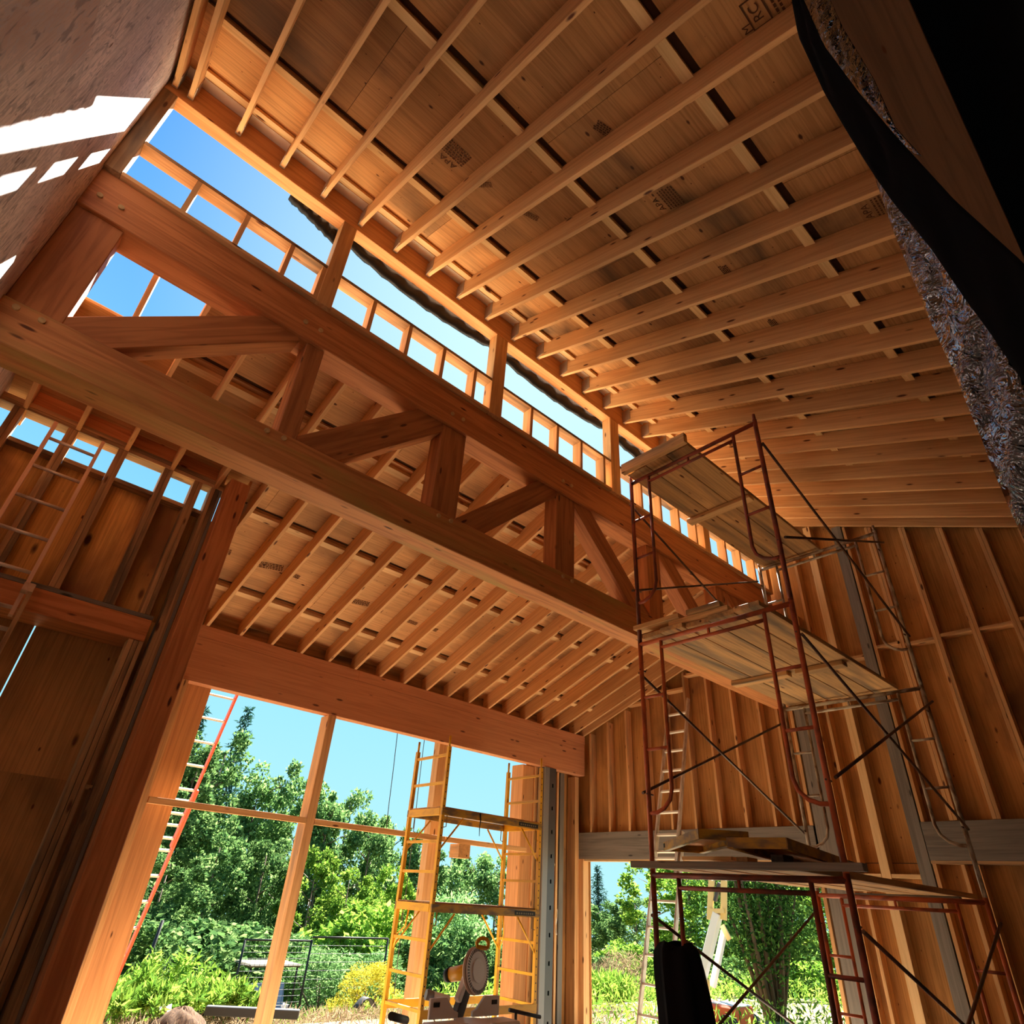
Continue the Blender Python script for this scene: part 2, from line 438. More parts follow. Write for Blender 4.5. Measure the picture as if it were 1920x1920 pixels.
# ================================================================== THE SHELL
ZF = -H / S
ZG = ZF - 0.012
RT = 0.0098          # thickness of two-inch lumber
DEP = 0.061          # rafter depth
def zmain(v): return 1.411 + 0.412 * (v - 0.988)      # underside of the upper rafters
def zlow(v): return 0.666 - 0.36 * (v - 2.0)          # underside of the lower rafters

o = MB().bx(-.25, 2.3, -1.15, 2.08, ZF - .04, ZF).build('floor', M['concrete']); tag(o, kind='structure')
g = MB()
rows = []
for i in range(41):
    r_ = []
    for j in range(41):
        x = -60 + i * 4.5; y = -40 + j * 4.5
        r_.append(Vector((x, y, ZG * S + H - .02 + (random.uniform(-.05, .05) if abs(x) > 12 or y > 14 else 0))))
    rows.append(r_)
o = g.grid(rows).build('ground', M['ground']); tag(o, kind='structure')

# left wall: grey plywood, sheets butted with a thin joint
g = MB()
def ctop(v): return zmain(v) + DEP
for v0, v1 in ((-1.1, -.3205), (-.32, -.0105), (-.01, .2995), (.30, .6095), (.61, .9555)):
    for z0, z1 in ((ZF, .1995), (.20, .8295), (.83, 3)):
        if z0 < ctop(v0) - .01:
            g.ply([(v0, z0), (v1, z0), (v1, min(z1, ctop(v1))), (v0, min(z1, ctop(v0)))], ('u', -.2), -.006)
g.ply([(.956, ZF), (1.54, ZF), (1.54, zlow(1.54) + DEP), (1.07, zlow(1.07) + DEP), (1.03, 1.48), (.956, 1.46)], ('u', -.2), -.006)
o = g.build('wall_left', M['leftply']); tag(o, kind='structure')

# right wall sheathing (gable), with the doorway
g = MB()
US = 2.266
def ztop(v): return zmain(v) + DEP if v < 1.0 else zlow(v) + DEP
g.ply([(1.0, .163), (2.09, .163), (2.09, ztop(2.09)), (1.07, ztop(1.07)), (1.0, 1.48)], ('u', US), .006)
g.ply([(2.007, ZF), (2.09, ZF), (2.09, .163), (2.007, .163)], ('u', US), .006)
for v0, v1 in ((-1.15, -.2005), (-.20, .0995), (.10, .3995), (.40, .6995), (.70, 1.0)):
    g.ply([(v0, ZF), (v1, ZF), (v1, .16), (v0, .16)], ('u', US), .006)
    g.ply([(v0, .162), (v1, .162), (v1, ztop(v1 - .0001)), (v0, ztop(v0))], ('u', US), .006)
o = g.build('wall_right', M['wallply']); tag(o, kind='structure')
g = MB()
g.ply([(-1.15, ZF), (.998, ZF), (.998, ztop(.998)), (-1.15, ztop(-1.15))], ('u', US + .0062), .004)
g.ply([(.998, .165), (2.088, .165), (2.088, ztop(2.088)), (1.07, ztop(1.07)), (.998, 1.48)], ('u', US + .0062), .004)
o = g.build('wall_right_light_seal', M['dark']); tag(o, kind='structure')  # unseen outer sheet, added to block sun leaking through the sheathing joints

# far wall bits: return beside the post, the strip beside the jamb, the strip beside the doorway corner
for nm, pts, pl in (('wall_return', [(1.5, ZF), (2.0, ZF), (2.0, zlow(2.0) + DEP), (1.5, zlow(1.5) + DEP)], ('u', .338)),
                    ('wall_far', [(.338, ZF), (.47, ZF), (.47, zlow(2.05)), (.338, zlow(2.05))], ('v', 2.038)),
                    ('wall_far_right', [(1.95, ZF), (2.27, ZF), (2.27, zlow(2.09)), (1.95, zlow(2.09))], ('v', 2.0885))):
    o = MB().ply(pts, pl, .006).build(nm, M['wallply']); tag(o, kind='structure')

# the stud wall with the strip windows at the left: sheathing
g = MB()
VS = 1.536
g.ply([(-.2, .485), (.345, .485), (.345, .772), (-.2, .772)], ('v', VS), .005)
o = g.build('wall_far_left', M['brightply']); tag(o, kind='structure')
g = MB()
VL = 1.592
g.ply([(-.2, .1497), (.0506, .1497), (.0506, .52), (-.2, .52)], ('v', VL), .005)
g.ply([(.0534, .1497), (.337, .1497), (.337, .52), (.0534, .52)], ('v', VL), .005)
g.ply([(-.2, ZF), (.337, ZF), (.337, .1496), (-.2, .1496)], ('v', VL), .005)
o = g.build('wall_far_left_lower', M['darkply']); tag(o, kind='structure')

# unseen back wall behind the viewer, coloured dark to cut bounce on the truss
o = MB().ply([(-.2, ZF), (2.27, ZF), (2.27, .60), (-.2, .60)], ('v', -1.1), -.006).build('wall_back', M['dark']); tag(o, kind='structure')

# upper roof sheathing
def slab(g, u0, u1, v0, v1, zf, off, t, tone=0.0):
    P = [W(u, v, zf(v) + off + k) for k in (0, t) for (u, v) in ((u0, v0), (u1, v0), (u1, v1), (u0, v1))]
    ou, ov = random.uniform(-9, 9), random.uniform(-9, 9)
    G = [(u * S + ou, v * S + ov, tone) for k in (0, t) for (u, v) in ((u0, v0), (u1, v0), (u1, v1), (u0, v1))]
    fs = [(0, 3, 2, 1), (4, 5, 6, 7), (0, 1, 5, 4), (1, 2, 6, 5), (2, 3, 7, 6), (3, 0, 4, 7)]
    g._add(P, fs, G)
g = MB()
SEAM = [.966, .770, .474, .180, -.115, -.41, -.70, -1.15]
for k in range(len(SEAM) - 1):
    v1, v0 = SEAM[k], SEAM[k + 1]
    us = [-.206, 2.272]
    cuts = [-.206 + (.31 if k % 2 else .62)]
    while cuts[-1] + .629 < 2.26: cuts.append(cuts[-1] + .629)
    e_ = [-.206] + cuts + [2.272]
    for a_, b_ in zip(e_, e_[1:]):
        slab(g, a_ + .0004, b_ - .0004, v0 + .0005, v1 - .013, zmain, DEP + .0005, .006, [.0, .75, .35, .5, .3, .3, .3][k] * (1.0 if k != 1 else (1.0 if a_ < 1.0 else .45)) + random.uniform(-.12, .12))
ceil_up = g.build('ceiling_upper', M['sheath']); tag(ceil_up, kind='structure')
g = MB(); slab(g, -.206, 2.272, .955, 1.05, zmain, DEP + .0015, .006)
o = g.build('trim_1', M['pale']); tag(o, kind='structure')
g = MB(); slab(g, -.21, 2.276, -1.2, 1.06, zmain, DEP + .008, .006)
o = g.build('roof_upper', M['roofdark']); tag(o, kind='structure')
g = MB()
for a_, b_, c_, d_ in ((.053, 2.276, 1.06, 1.255), (-.21, 2.276, 1.256, 1.55), (.34, 2.276, 1.551, 2.26)): slab(g, a_, b_, c_, d_, zlow, DEP + .008, .003)
o = g.build('roof_lower', M['roofdark']); tag(o, kind='structure')
g = MB()
for a_, b_, c_, d_ in ((.053, 2.276, 1.06, 1.255), (-.21, 2.276, 1.256, 1.55), (.34, 2.276, 1.551, 2.26)): slab(g, a_, b_, c_, d_, zlow, DEP + .0115, .003)
o = g.build('roof_lower_bounce', M['roofbounce']); tag(o, kind='structure')  # unseen pale layer, added to bounce sun up into the upper ceiling

# lower roof sheathing, open over two bays at the left
g = MB()
SL = [1.07, 1.25, 1.582, 1.884, 2.25]
for k in range(4):
    v0, v1 = SL[k], SL[k + 1]
    e_ = [-.206, .1, .73, 1.36, 1.99, 2.272] if k % 2 == 0 else [-.206, .415, 1.045, 1.675, 2.272]
    for a_, b_ in zip(e_, e_[1:]):
        if k == 0 and a_ < .05: a_ = .052
        if k == 2 and v1 > 1.6 and a_ < .333: pass
        vv1 = v1
        if a_ < .34 and v1 > 1.6:
            if b_ <= .345: continue
            a_ = .345
        slab(g, a_ + .0004, b_ - .0004, v0 + .0005, vv1 - .0125, zlow, DEP + .0005, .006, random.uniform(0, .5))
ceil_lo = g.build('ceiling_lower', M['sheath2']); tag(ceil_lo, kind='structure')

# ================================================================== ROOF FRAMING
UM = [-.191] + [-.159 + .1045 * k for k in range(23)] + [2.222]
rp = None
for i, u in enumerate(UM):
    g = MB()
    p, q = W(u + RT / 2, -1.05, zmain(-1.05) + DEP / 2), W(u + RT / 2, .988, zmain(.988) + DEP / 2)
    if rp is None or i in (5, 11, 17):
        d = (q - p).normalized(); n = Vector((0, -d.z, d.y))
        g.prism((p + q) / 2, (q - p) / 2, (RT * S / 2, 0, 0), n * DEP * S / 2 * .93)
        r = g.build('rafter', M['rafter'], bev=.003); rp = r; base_u = u
    else:
        r = rp.copy(); col.objects.link(r); r.location = rp.location + Vector(((u - base_u) * S, 0, 0))
        WL[r.name] = Vector(r.location)
    lab = ('pale rafter lying flat along the grey plywood wall' if i == 0 else
           'last upper rafter lying against the stud gable wall' if i == len(UM) - 1 else
           f'upper roof rafter hung off the clerestory header, {ORD[i]} from the grey plywood wall')
    tag(r, lab, 'rafter', 'rafters of the upper roof')
    # steel hanger
    if i < len(UM) - 1:
        zb = zmain(.988)
        h = MB()
        h.bx(u - .0012, u, .955, .9876, zb - .001, zb + .045).bx(u + RT, u + RT + .0012, .955, .9876, zb - .001, zb + .045)
        h.bx(u - .0012, u + RT + .0012, .962, .9876, zb - .0022, zb - .001)
        hh = h.build('joist_hanger', M['hanger'], parent=r)

# blocking along the sheet joints of the upper roof
NAMED = {0: 'beside the clerestory', 1: 'one sheet below the clerestory', 2: 'two sheets below the clerestory', 3: 'three sheets below the clerestory'}
for row, vj in enumerate([.922, .771, .475, .181]):
    bp = None
    for i in range(1, len(UM) - 2):
        u0, u1 = UM[i] + RT + .0008, UM[i + 1] - .0008
        if bp is None or i in (9, 15):
            g = MB(); slab(g, u0, u1, vj - .001, vj + .0185, zmain, DEP - RT - .001, RT)
            b = g.build('roof_blocking', M['blocking']); bp = b; bu = u0
        else:
            b = bp.copy(); col.objects.link(b); b.location = bp.location + Vector(((u0 - bu) * S, 0, 0))
        tag(b, f'pale block {NAMED[row]}, {ORD[i]} upper roof bay from the grey wall', 'blocking', 'sheet joint blocks of the upper roof')

UL = [-.159, -.056, .047, .151, .26, .366] + [.471 + .1055 * k for k in range(17)] + [2.219]
for i, u in enumerate(UL):
    g = MB()
    ve = 1.56 if u < .34 else 2.06
    p, q = W(u + RT / 2, 1.072, zlow(1.072) + DEP / 2), W(u + RT / 2, ve, zlow(ve) + DEP / 2)
    d = (q - p).normalized(); n = Vector((0, -d.z, d.y))
    g.prism((p + q) / 2, (q - p) / 2, (RT * S / 2, 0, 0), n * DEP * S / 2 * .94)
    r = g.build('rafter', M['rafter'], bev=.003)
    lab = (f'lower roof rafter over the strip window wall, {ORD[i]} from the grey plywood wall' if u < .34 else
           'last lower rafter lying against the stud gable wall' if i == len(UL) - 1 else
           f'lower roof rafter resting on the big opening header, {ORD[i - 4]} from the square timber post')
    tag(r, lab, 'rafter', 'rafters of the lower roof')
for row, vj in enumerate([1.26, 1.582, 1.884]):
    for i in range(2 if row == 0 else 1, len(UL) - 2):
        u0, u1 = UL[i] + RT + .0008, UL[i + 1] - .0008
        if vj > 1.57 and u0 < .34: continue
        if vj < 1.3 and u0 < .05: continue
        g = MB(); slab(g, u0, u1, vj + .001, vj + .0195, zlow, DEP - RT - .001, RT)
        b = g.build('roof_blocking', M['blocking'])
        wh = ['near the truss', 'halfway down the slope', 'just above the opening header'][row]
        tag(b, f'pale block {wh}, {ORD[i]} lower roof bay from the grey wall', 'blocking', 'sheet joint blocks of the lower roof')

# ================================================================== TRUSS
tr = empty('roof_truss', W(1.0, 1.03, .65), 'big red-brown timber truss with pegged posts spanning below the clerestory', 'truss')
def part(g, name, mat, bev=.006): return g.build(name, mat, parent=tr, bev=bev)
part(MB().bx(-.205, 2.23, 1.0, 1.066, .985, 1.091), 'top_chord', M['timber'])
part(MB().bx(-.205, 2.23, 1.0, 1.064, .65, .733), 'bottom_chord', M['oldtimber'])
PV0, PV1 = 1.008, 1.058
posts = [(-.2, -.122), (.237, .281), (.608, .681), (1.012, 1.085), (1.42, 1.488), (1.82, 1.888), (2.17, 2.228)]
posts[1] = (.242, .282)
for k, (a_, b_) in enumerate(posts):
    part(MB().bx(a_, b_, PV0, PV1, .733, .985), 'truss_post', M['brace'])
def diag(x0, z0, x1, z1, wd):
    p, q = W(x0, (PV0 + PV1) / 2, z0), W(x1, (PV0 + PV1) / 2, z1)
    k_ = (q - p).normalized() * .20; p, q = p - k_, q + k_
    part(MB().bar(p, q, (PV1 - PV0) * S * .94, wd * S, (0, 0, 1)), 'diagonal_brace', M['brace'])
diag(-.085, .748, .168, .968, .062)
diag(.34, .755, .565, .967, .072)
diag(.735, .75, .965, .968, .062)
diag(1.128, .970, 1.362, .752, .062)
diag(1.532, .970, 1.77, .752, .062)
diag(1.93, .970, 2.14, .752, .062)
for (px, py) in [(187, 367), (227, 390), (573, 604), (601, 620), (848, 776), (868, 787), (1055, 902), (1071, 911)]:
    c = at(px, py, v=1.0)
    part(MB().tube([W(c.x, .9965, c.z), W(c.x, 1.01, c.z)], .020, 10), 'peg', M['peg'], 0)
for (px, py) in [(30, 577), (78, 602), (500, 808), (532, 822), (822, 967), (845, 977), (1055, 1081), (1072, 1090)]:
    c = at(px, py, v=1.0)
    part(MB().tube([W(c.x, .9965, c.z), W(c.x, 1.01, c.z)], .020, 10), 'peg', M['peg'], 0)

# ================================================================== CLERESTORY
CV0, CV1 = .9885, 1.022
o = MB().bx(-.2, 2.23, CV0, CV1, 1.392, 1.474).build('clerestory_header', M['orangewood'], bev=.004)
tag(o, 'long header beam above the clerestory windows carrying the rafter hangers', 'beam')
cposts = [(-.2, -.172), (.226, .2615), (.729, .772), (1.235, 1.279), (1.752, 1.79), (2.2, 2.23)]
for i, (a_, b_) in enumerate(cposts):
    o = MB().bx(a_, b_, CV0, CV1, 1.0915, 1.3918).build('clerestory_post', M['stud'] if i else M['oldstud'], bev=.003)
    where = ['against the grey plywood wall', 'second from the grey plywood wall', 'third from the grey plywood wall',
             'in the middle of the window band', 'just behind the top of the scaffold', 'against the stud gable wall'][i]
    tag(o, f'full height clerestory window post {where}', 'post', 'clerestory posts')
BAY = ['first', 'second', 'third', 'fourth', 'fifth']
for i in range(5):
    a_, b_ = cposts[i][1] + .0005, cposts[i + 1][0] - .0005
    o = MB().bx(a_, b_, CV0 + .001, CV1, 1.203, 1.2125).build('clerestory_rail', M['oldstud'])
    tag(o, f'flat rail between tall and small panes in the {BAY[i]} clerestory bay from the grey wall', 'rail', 'clerestory rails')
    o = MB().bx(a_, b_, CV0 + .001, CV1, 1.0915, 1.1012).build('clerestory_sill', M['stud'])
    tag(o, f'sill plate on the truss in the {BAY[i]} clerestory bay from the grey wall', 'sill', 'clerestory sills')
ST = {0: [-.068, .035, .137, .216], 1: [.351, .456, .562, .667], 2: [.879, .986, 1.090, 1.197], 3: [1.385, 1.49, 1.595, 1.70], 4: [1.895, 2.0, 2.105]}
for i, us in ST.items():
    for k, u in enumerate(us):
        o = MB().bx(u, u + RT, CV0 + .0015, CV1, 1.1014, 1.2028).build('clerestory_stud', M['stud'])
        tag(o, f'short clerestory stud, {ORD[k]} in the {BAY[i]} bay from the grey wall', 'stud', 'short clerestory studs')
# rolled plastic hanging outside along the header
for i, (a_, b_) in enumerate([(.10, .262), (.262, .74), (.742, 1.262), (1.264, 1.76), (1.77, 2.2)]):
    rws = []
    n = 26
    for k in range(n + 1):
        t = k / n; u = a_ + (b_ - a_) * t
        sag = (.012 + .026 * math.sin(math.pi * min(1, t * 1.0)) ** .7) * (1.15 if i else .8)
        if i == 0: sag = .002 + .055 * t ** 1.1
        rr = []
        for j in range(13):
            th = 2 * math.pi * j / 12
            rad = (sag + .020) * .5
            rr.append(W(u, 1.037 + math.cos(th) * .011 * (1 + .3 * math.sin(k * 1.7 + j)), 1.418 - rad + math.sin(th) * rad * (1 + .07 * math.sin(k * 2.3 + j * 2))))
        rws.append(rr)
    o = MB().grid(rws).build('plastic_roll', M['mattblack'])
    tag(o, f'black plastic sheeting sagging outside the {["end of the first", "second", "third", "fourth", "fifth"][i]} clerestory window from the grey wall', 'plastic sheet', 'plastic along the clerestory')

# ================================================================== FAR WALL, WINDOW OPENING
hd = empty('opening_header', W(1.3, 2.02, .49), 'deep red-brown header beam across the big window opening', 'beam')
MB().bx(.347, 2.229, 2.0, 2.037, .493, .628).build('beam', M['header'], parent=hd, bev=.004)
MB().bx(.347, 1.02, 1.9995, 2.036, .6285, .665).build('top_plate', M['header'], parent=hd)
MB().bx(1.0205, 2.229, 1.9995, 2.036, .6285, .665).build('top_plate', M['header'], parent=hd)
for i in range(5, len(UL) - 1):
    u0, u1 = UL[i] + RT + .0005, UL[i + 1] - .0005
    if u0 < .35: continue
    o = MB().bx(u0, u1, 2.034, 2.043, .667, .71).build('eave_block', M['oldstud'])
    tag(o, f'dark block closing the eave above the opening header, {ORD[i - 5]} from the square timber post', 'blocking', 'eave blocks')

o = MB().bx(.283, .333, 1.45, 1.499, ZF, zlow(1.45) - .001).build('timber_post', M['timber'], bev=.006)
tag(o, 'square timber post between the strip window wall and the big opening', 'post')
for k, (a_, b_) in enumerate([(.443, .4535), (.4537, .4635), (.4637, .475)]):
    o = MB().bx(a_, b_, 1.995, 2.035, ZF, .4925).build('jamb_stud', M['stud'])
    tag(o, f'opening jamb stud, {["first", "middle", "last"][k]} of the pack beside the square timber post', 'stud', 'jamb studs of the opening')
o = MB().bx(.44, .562, 2.06, 2.105, ZG, .52).build('outer_post', M['orangewood'], bev=.006)
tag(o, 'broad outer timber post beside the orange ladder', 'post')
o = MB().bx(.94, .968, 2.0, 2.056, ZF, .4925).build('window_post', M['stud'], bev=.004)
tag(o, 'slim window post standing in the middle of the big opening', 'post')
o = MB().bx(1.481, 1.5225, 2.1, 2.139, ZG, .56).build('outer_post', M['rafter'], bev=.005)
tag(o, 'square outer timber post behind the yellow scaffold', 'post')
o = MB().bx(1.884, 1.948, 2.04, 2.112, ZG, .492).build('outer_post', M['orangewood'], bev=.006)
tag(o, 'broad outer timber post beside the grey steel column', 'post')
for k, (a_, b_) in enumerate([(.478, .9395), (.9685, 1.48), (1.483, 1.883)]):
    o = MB().bx(a_, b_, 1.998, 2.013, .161, .1775).build('window_rail', M['stud'], bev=.002)
    tag(o, f'thin horizontal rail across the big opening, {["from the jamb to the slim post", "from the slim post to the yellow scaffold", "behind the yellow scaffold"][k]}', 'rail', 'rails of the big opening')
o = MB().bx(1.548, 1.60, 2.0, 2.055, .117, .1605).build('ledger_block', M['stud'])
tag(o, 'short timber block under the thin rail behind the yellow scaffold', 'block')
for k, u in enumerate([1.9495, 1.9600]):
    o = MB().bx(u, u + RT, 2.036, 2.085, ZF, .4925).build('jamb_stud', M['stud'])
    tag(o, f'pale stud behind the steel column, {["nearer the opening", "nearer the corner"][k]}', 'stud', 'studs behind the column')
# steel column with slots
sc_ = empty('steel_column', W(2.0, 2.02, ZF), 'grey slotted steel channel column beside the yellow scaffold', 'column')
g = MB()
u0, u1 = 1.972, 2.042
zs = []
zc = ZF + .05
slots = []
while zc < .48:
    slots.append(zc); zc += .088
ed = [ZF] + [x for s_ in slots for x in (s_, s_ + .014)] + [.4925]
uc0, uc1 = 2.018, 2.026
g.bx(u0 + .028, uc0, 1.998, 2.0005, ZF, .4925).bx(uc1, u1, 1.998, 2.0005, ZF, .4925)
for a_, b_ in zip(ed[::2], ed[1::2]): g.bx(uc0, uc1, 1.998, 2.0005, a_, b_)
g.bx(u0, u0 + .002, 2.0005, 2.04, ZF, .4925).bx(u1 - .002, u1, 2.0005, 2.04, ZF, .4925)
g.build('channel', M['shadesteel'], parent=sc_)  # darker steel: the column's shaded face is put into the colour
MB().bx(u0, u0 + .0278, 1.996, 2.0005, ZF, .4925).build('lit_flange', M['steel'], parent=sc_)  # paler steel strip paints the column's lit side
MB().bx(u0 + .003, u1 - .003, 2.012, 2.03, ZF, .4925).build('backing', M['black'], parent=sc_)
o = MB().grid([[W(2.055 + .004 * math.sin(k + j), 1.994 - .003 * j * math.sin(k * .9), -.02 - k * .012) for j in range(4)] for k in range(8)]).build('paper_scrap', M['alu_pale'], solid=.002)
tag(o, 'torn pale paper stuck on the steel column edge', 'paper')
for k, (a_, b_, mt_) in enumerate([(2.058, 2.070, 'stud'), (2.092, 2.104, 'stud'), (2.112, 2.138, 'grey'), (2.205, 2.2295, 'stud')]):
    o = MB().bx(a_, b_, 2.04 if k < 3 else 2.037, 2.085, ZF, .4925 if k < 3 else .49).build('corner_stud', M[mt_], bev=.002)
    tag(o, ['orange stud just beside the steel column', 'orange stud between the steel column and the grey stud',
            'weathered grey stud near the doorway corner', 'pale stud in the doorway corner under the header end'][k], 'stud')
o = MB().bx(2.072, 2.091, 2.042, 2.085, .13, .139).build('fire_block', M['blocking'])
tag(o, 'little horizontal block between studs beside the steel column', 'block')

# ================================================================== STRIP WINDOW WALL (left)
V1 = 1.5
o = MB().bx(-.2, .30, V1, VS, .845, .8545).bx(-.2, .30, V1, VS, .8552, .866).build('top_plate', M['oldstud'])
tag(o, 'doubled top plate above the strip windows under the lower rafters', 'plate')
for i in range(0, 5):
    u0, u1 = UL[i] + RT + .0005, UL[i + 1] - .0005
    if u1 > .34: u1 = .282
    o = MB().bx(u0, u1, 1.508, 1.518, .8665, .915).build('eave_block', M['timber'] if i < 4 else M['oldstud'])
    tag(o, f'orange block between rafters over the strip windows, {ORD[i]} from the grey plywood wall', 'blocking', 'blocks over the strip windows')
sus = [(-.172, 1), (-.068, 1), (.037, 1), (.141, 1), (.213, 1), (.2555, 1)]
for k, (u, n) in enumerate(sus):
    for j in range(2):
        zb = .4855 if k < 4 else (.4855 if k == 4 else ZF)
        o = MB().bx(u + j * .0101, u + j * .0101 + RT, V1 + .0005 * j, VS - .001, zb, .8448).build('wall_stud', M['oldstud'], bev=.002)
        tag(o, f'rough strip window stud, {["near", "far"][j]} half of the {ORD[k]} pair from the grey wall', 'stud', 'studs of the strip window wall')
for k in range(5):
    a_, b_ = sus[k][0] + .0205, sus[k + 1][0] - .0006
    o = MB().bx(a_, b_, V1 + .01, VS + .004, .7665, .776).build('strip_sill', M['oldstud'])
    tag(o, f'dark sill of the strip window, {ORD[k]} bay from the grey plywood wall', 'sill', 'strip window sills')
o = MB().bx(-.2, .2425, V1, VS, .476, .485).build('bottom_plate', M['grey'])
tag(o, 'dark plate under the strip window studs lying on the orange beam', 'plate')
o = MB().bx(-.2, .2425, V1 - .0005, V1 + .0905, .426, .4755).build('wall_beam', M['timber'], bev=.004)
tag(o, 'orange rim beam below the strip window wall', 'beam')
for k, (a_, b_, zt) in enumerate([(.213, .2225, .4255), (.2235, .233, .4255), (.234, .2425, .475)]):
    o = MB().bx(a_, b_, V1 + .001, VS - .001, ZF, zt).build('wall_stud', M['oldstud'], bev=.002)
    tag(o, f'dark rough stud under the rim beam end, {["outermost", "middle", "innermost"][k]} of three', 'stud', 'studs under the rim beam')
o = MB().bx(.276, .2825, V1 + .001, VS - .001, ZF, .865).build('wall_stud', M['grey'])
tag(o, 'dark grey stud tight against the square timber post', 'stud')
o = MB().bx(.2428, .2552, V1 + .012, VS - .002, .132, .1395).build('fire_block', M['blocking'])
tag(o, 'small block bridging the dark slot beside the square timber post', 'block')

# ================================================================== GABLE WALL STUDS (right)
UE = 2.23
def gstud(v, wv, z0, z1, mt_, lab, grp='gable wall studs', name='wall_stud'):
    o = MB().bx(UE, US - .0005, v, v + wv, z0, z1).build(name, M[mt_], bev=.002)
    tag(o, lab, 'stud', grp)
for k, v in enumerate([1.962, 1.857, 1.752, 1.648, 1.543, 1.4375, 1.334, 1.23, 1.1235]):
    gstud(v, RT, .2655, zlow(v + RT) - .001, 'stud', f'orange stud above the grey door header, {ORD[k]} from the window wall corner')
gstud(1.055, RT, .2655, zlow(1.07) - .001, 'stud', 'pale stud above the grey door header, outer one beside the grey post')
gstud(1.0, .0115, ZF, .649, 'stud', 'pale door trimmer stud touching the grey post under the truss')
gstud(.926, .068, ZF, .649, 'grey', 'wide weathered grey post under the truss end', 'grey gable posts')
gstud(.912, RT, ZF, .98, 'stud', 'pale stud on the near side of the grey post under the truss')
gstud(.876, RT, ZF, zmain(.876) - .001, 'stud', 'thin orange stud behind the scaffold, beside the truss end')
gstud(.797, .026, ZF, zmain(.80) - .001, 'blocking', 'broad pale gable stud between the two grey posts')
gstud(.684, .034, ZF, zmain(.70) - .001, 'grey', 'tall weathered grey post running to the rafters in the gable wall', 'grey gable posts')
gstud(.670, RT, ZF, zmain(.67) - .001, 'stud', 'pinkish stud against the tall grey gable post')
for k, v in enumerate([.585, .480, .374, .27, .166, .06, -.045]):
    for j in range(2):
        zt = zmain(v + j * .0104) - .001
        gstud(v + j * .0104, RT, .2662 if v > -.3 else ZF, zt, 'stud', f'{["nearer", "farther"][j]} stud of the {ORD[k]} doubled pair past the tall grey post', 'doubled gable studs')
gstud(.60, RT, ZF, .157, 'stud', 'pale stud below the dark header, close to the tall grey post')
gstud(.565, RT, ZF, .157, 'stud', 'pale stud below the dark header, far from the tall grey post')
o = MB().bx(UE - .001, US - .001, 1.0, 2.087, .165, .265).build('door_header', M['grey'], bev=.004)
tag(o, 'long weathered grey header plank over the doorway', 'beam')
o = MB().bx(UE, US, 1.012, 2.006, .1575, .1645).build('lintel_strip', M['blocking'])
tag(o, 'pale strip under the grey doorway header', 'trim')
o = MB().bx(UE, US - .001, 2.012, 2.075, ZF, .1648).build('door_jamb', M['rafter'], bev=.003)
tag(o, 'pale door jamb stud at the window wall corner', 'jamb')
o = MB().bx(UE - .001, US - .001, -.2, .682, .166, .2655).build('wall_header', M['grey'], bev=.004)
tag(o, 'dark weathered header let into the gable wall beyond the scaffold', 'beam')
o = MB().bx(UE - .001, US - .001, -.2, .682, .158, .1655).build('header_strip', M['oldstud'])
tag(o, 'thin strip under the dark header in the gable wall', 'trim')
o = MB().ply([(-.2, ZF), (.47, ZF), (.47, .157), (-.2, .157)], ('u', UE + .003), .004).build('wall_patch', M['wallply'])
tag(o, 'plywood infill sheet under the dark gable wall header', 'plywood sheet')
for k, (va, vb, zz) in enumerate([(.7185, .796, .775), (.598, .6698, .795), (.4996, .584, .785), (.3946, .479, .79), (.29, .373, .785), (.185, .269, .79)]):
    o = MB().bx(UE, US - .001, va, vb, zz, zz + RT).build('fire_block', M['stud'])
    tag(o, f'horizontal block between gable studs at mid height, {ORD[k]} from the broad pale stud', 'block', 'gable wall blocks')
for k, (va, vb, zz) in enumerate([(.824, .875, .121), (.7185, .796, .121)]):
    o = MB().bx(UE, US - .001, va, vb, zz, zz + RT).build('fire_block', M['blocking'])
    tag(o, f'pale gable block at lowest deck level, {["farther from", "nearer to"][k]} the tall grey post', 'block')
for k, (va, vb, zz) in enumerate([(1.648 + RT, 1.752, .768), (1.543 + RT, 1.647, .80), (1.4375 + RT, 1.542, .792), (1.334 + RT, 1.437, .845)]):
    o = MB().bx(UE, US - .001, va + .0005, vb, zz, zz + RT).build('fire_block', M['stud'])
    tag(o, f'block between studs under the lower roof gable, {ORD[k]} from the window wall corner', 'block', 'gable wall blocks')

# ================================================================== BEAM OVERHEAD AND HANGING PLASTIC
o = MB().bx(.02, 2.229, -.068, -.0005, .875, .962).build('overhead_beam', M['dimbeam'], bev=.004)
tag(o, 'dim brown beam overhead that the black plastic curtain hangs from', 'beam')
g = MB(); slab(g, -.198, 2.229, -1.09, -.069, lambda v: zmain(v) - .004, -.003, .003)  # added black sheet, stands in for the unlit roof behind the beam
o = g.build('ceiling_back_shade', M['cloth']); tag(o, kind='structure')

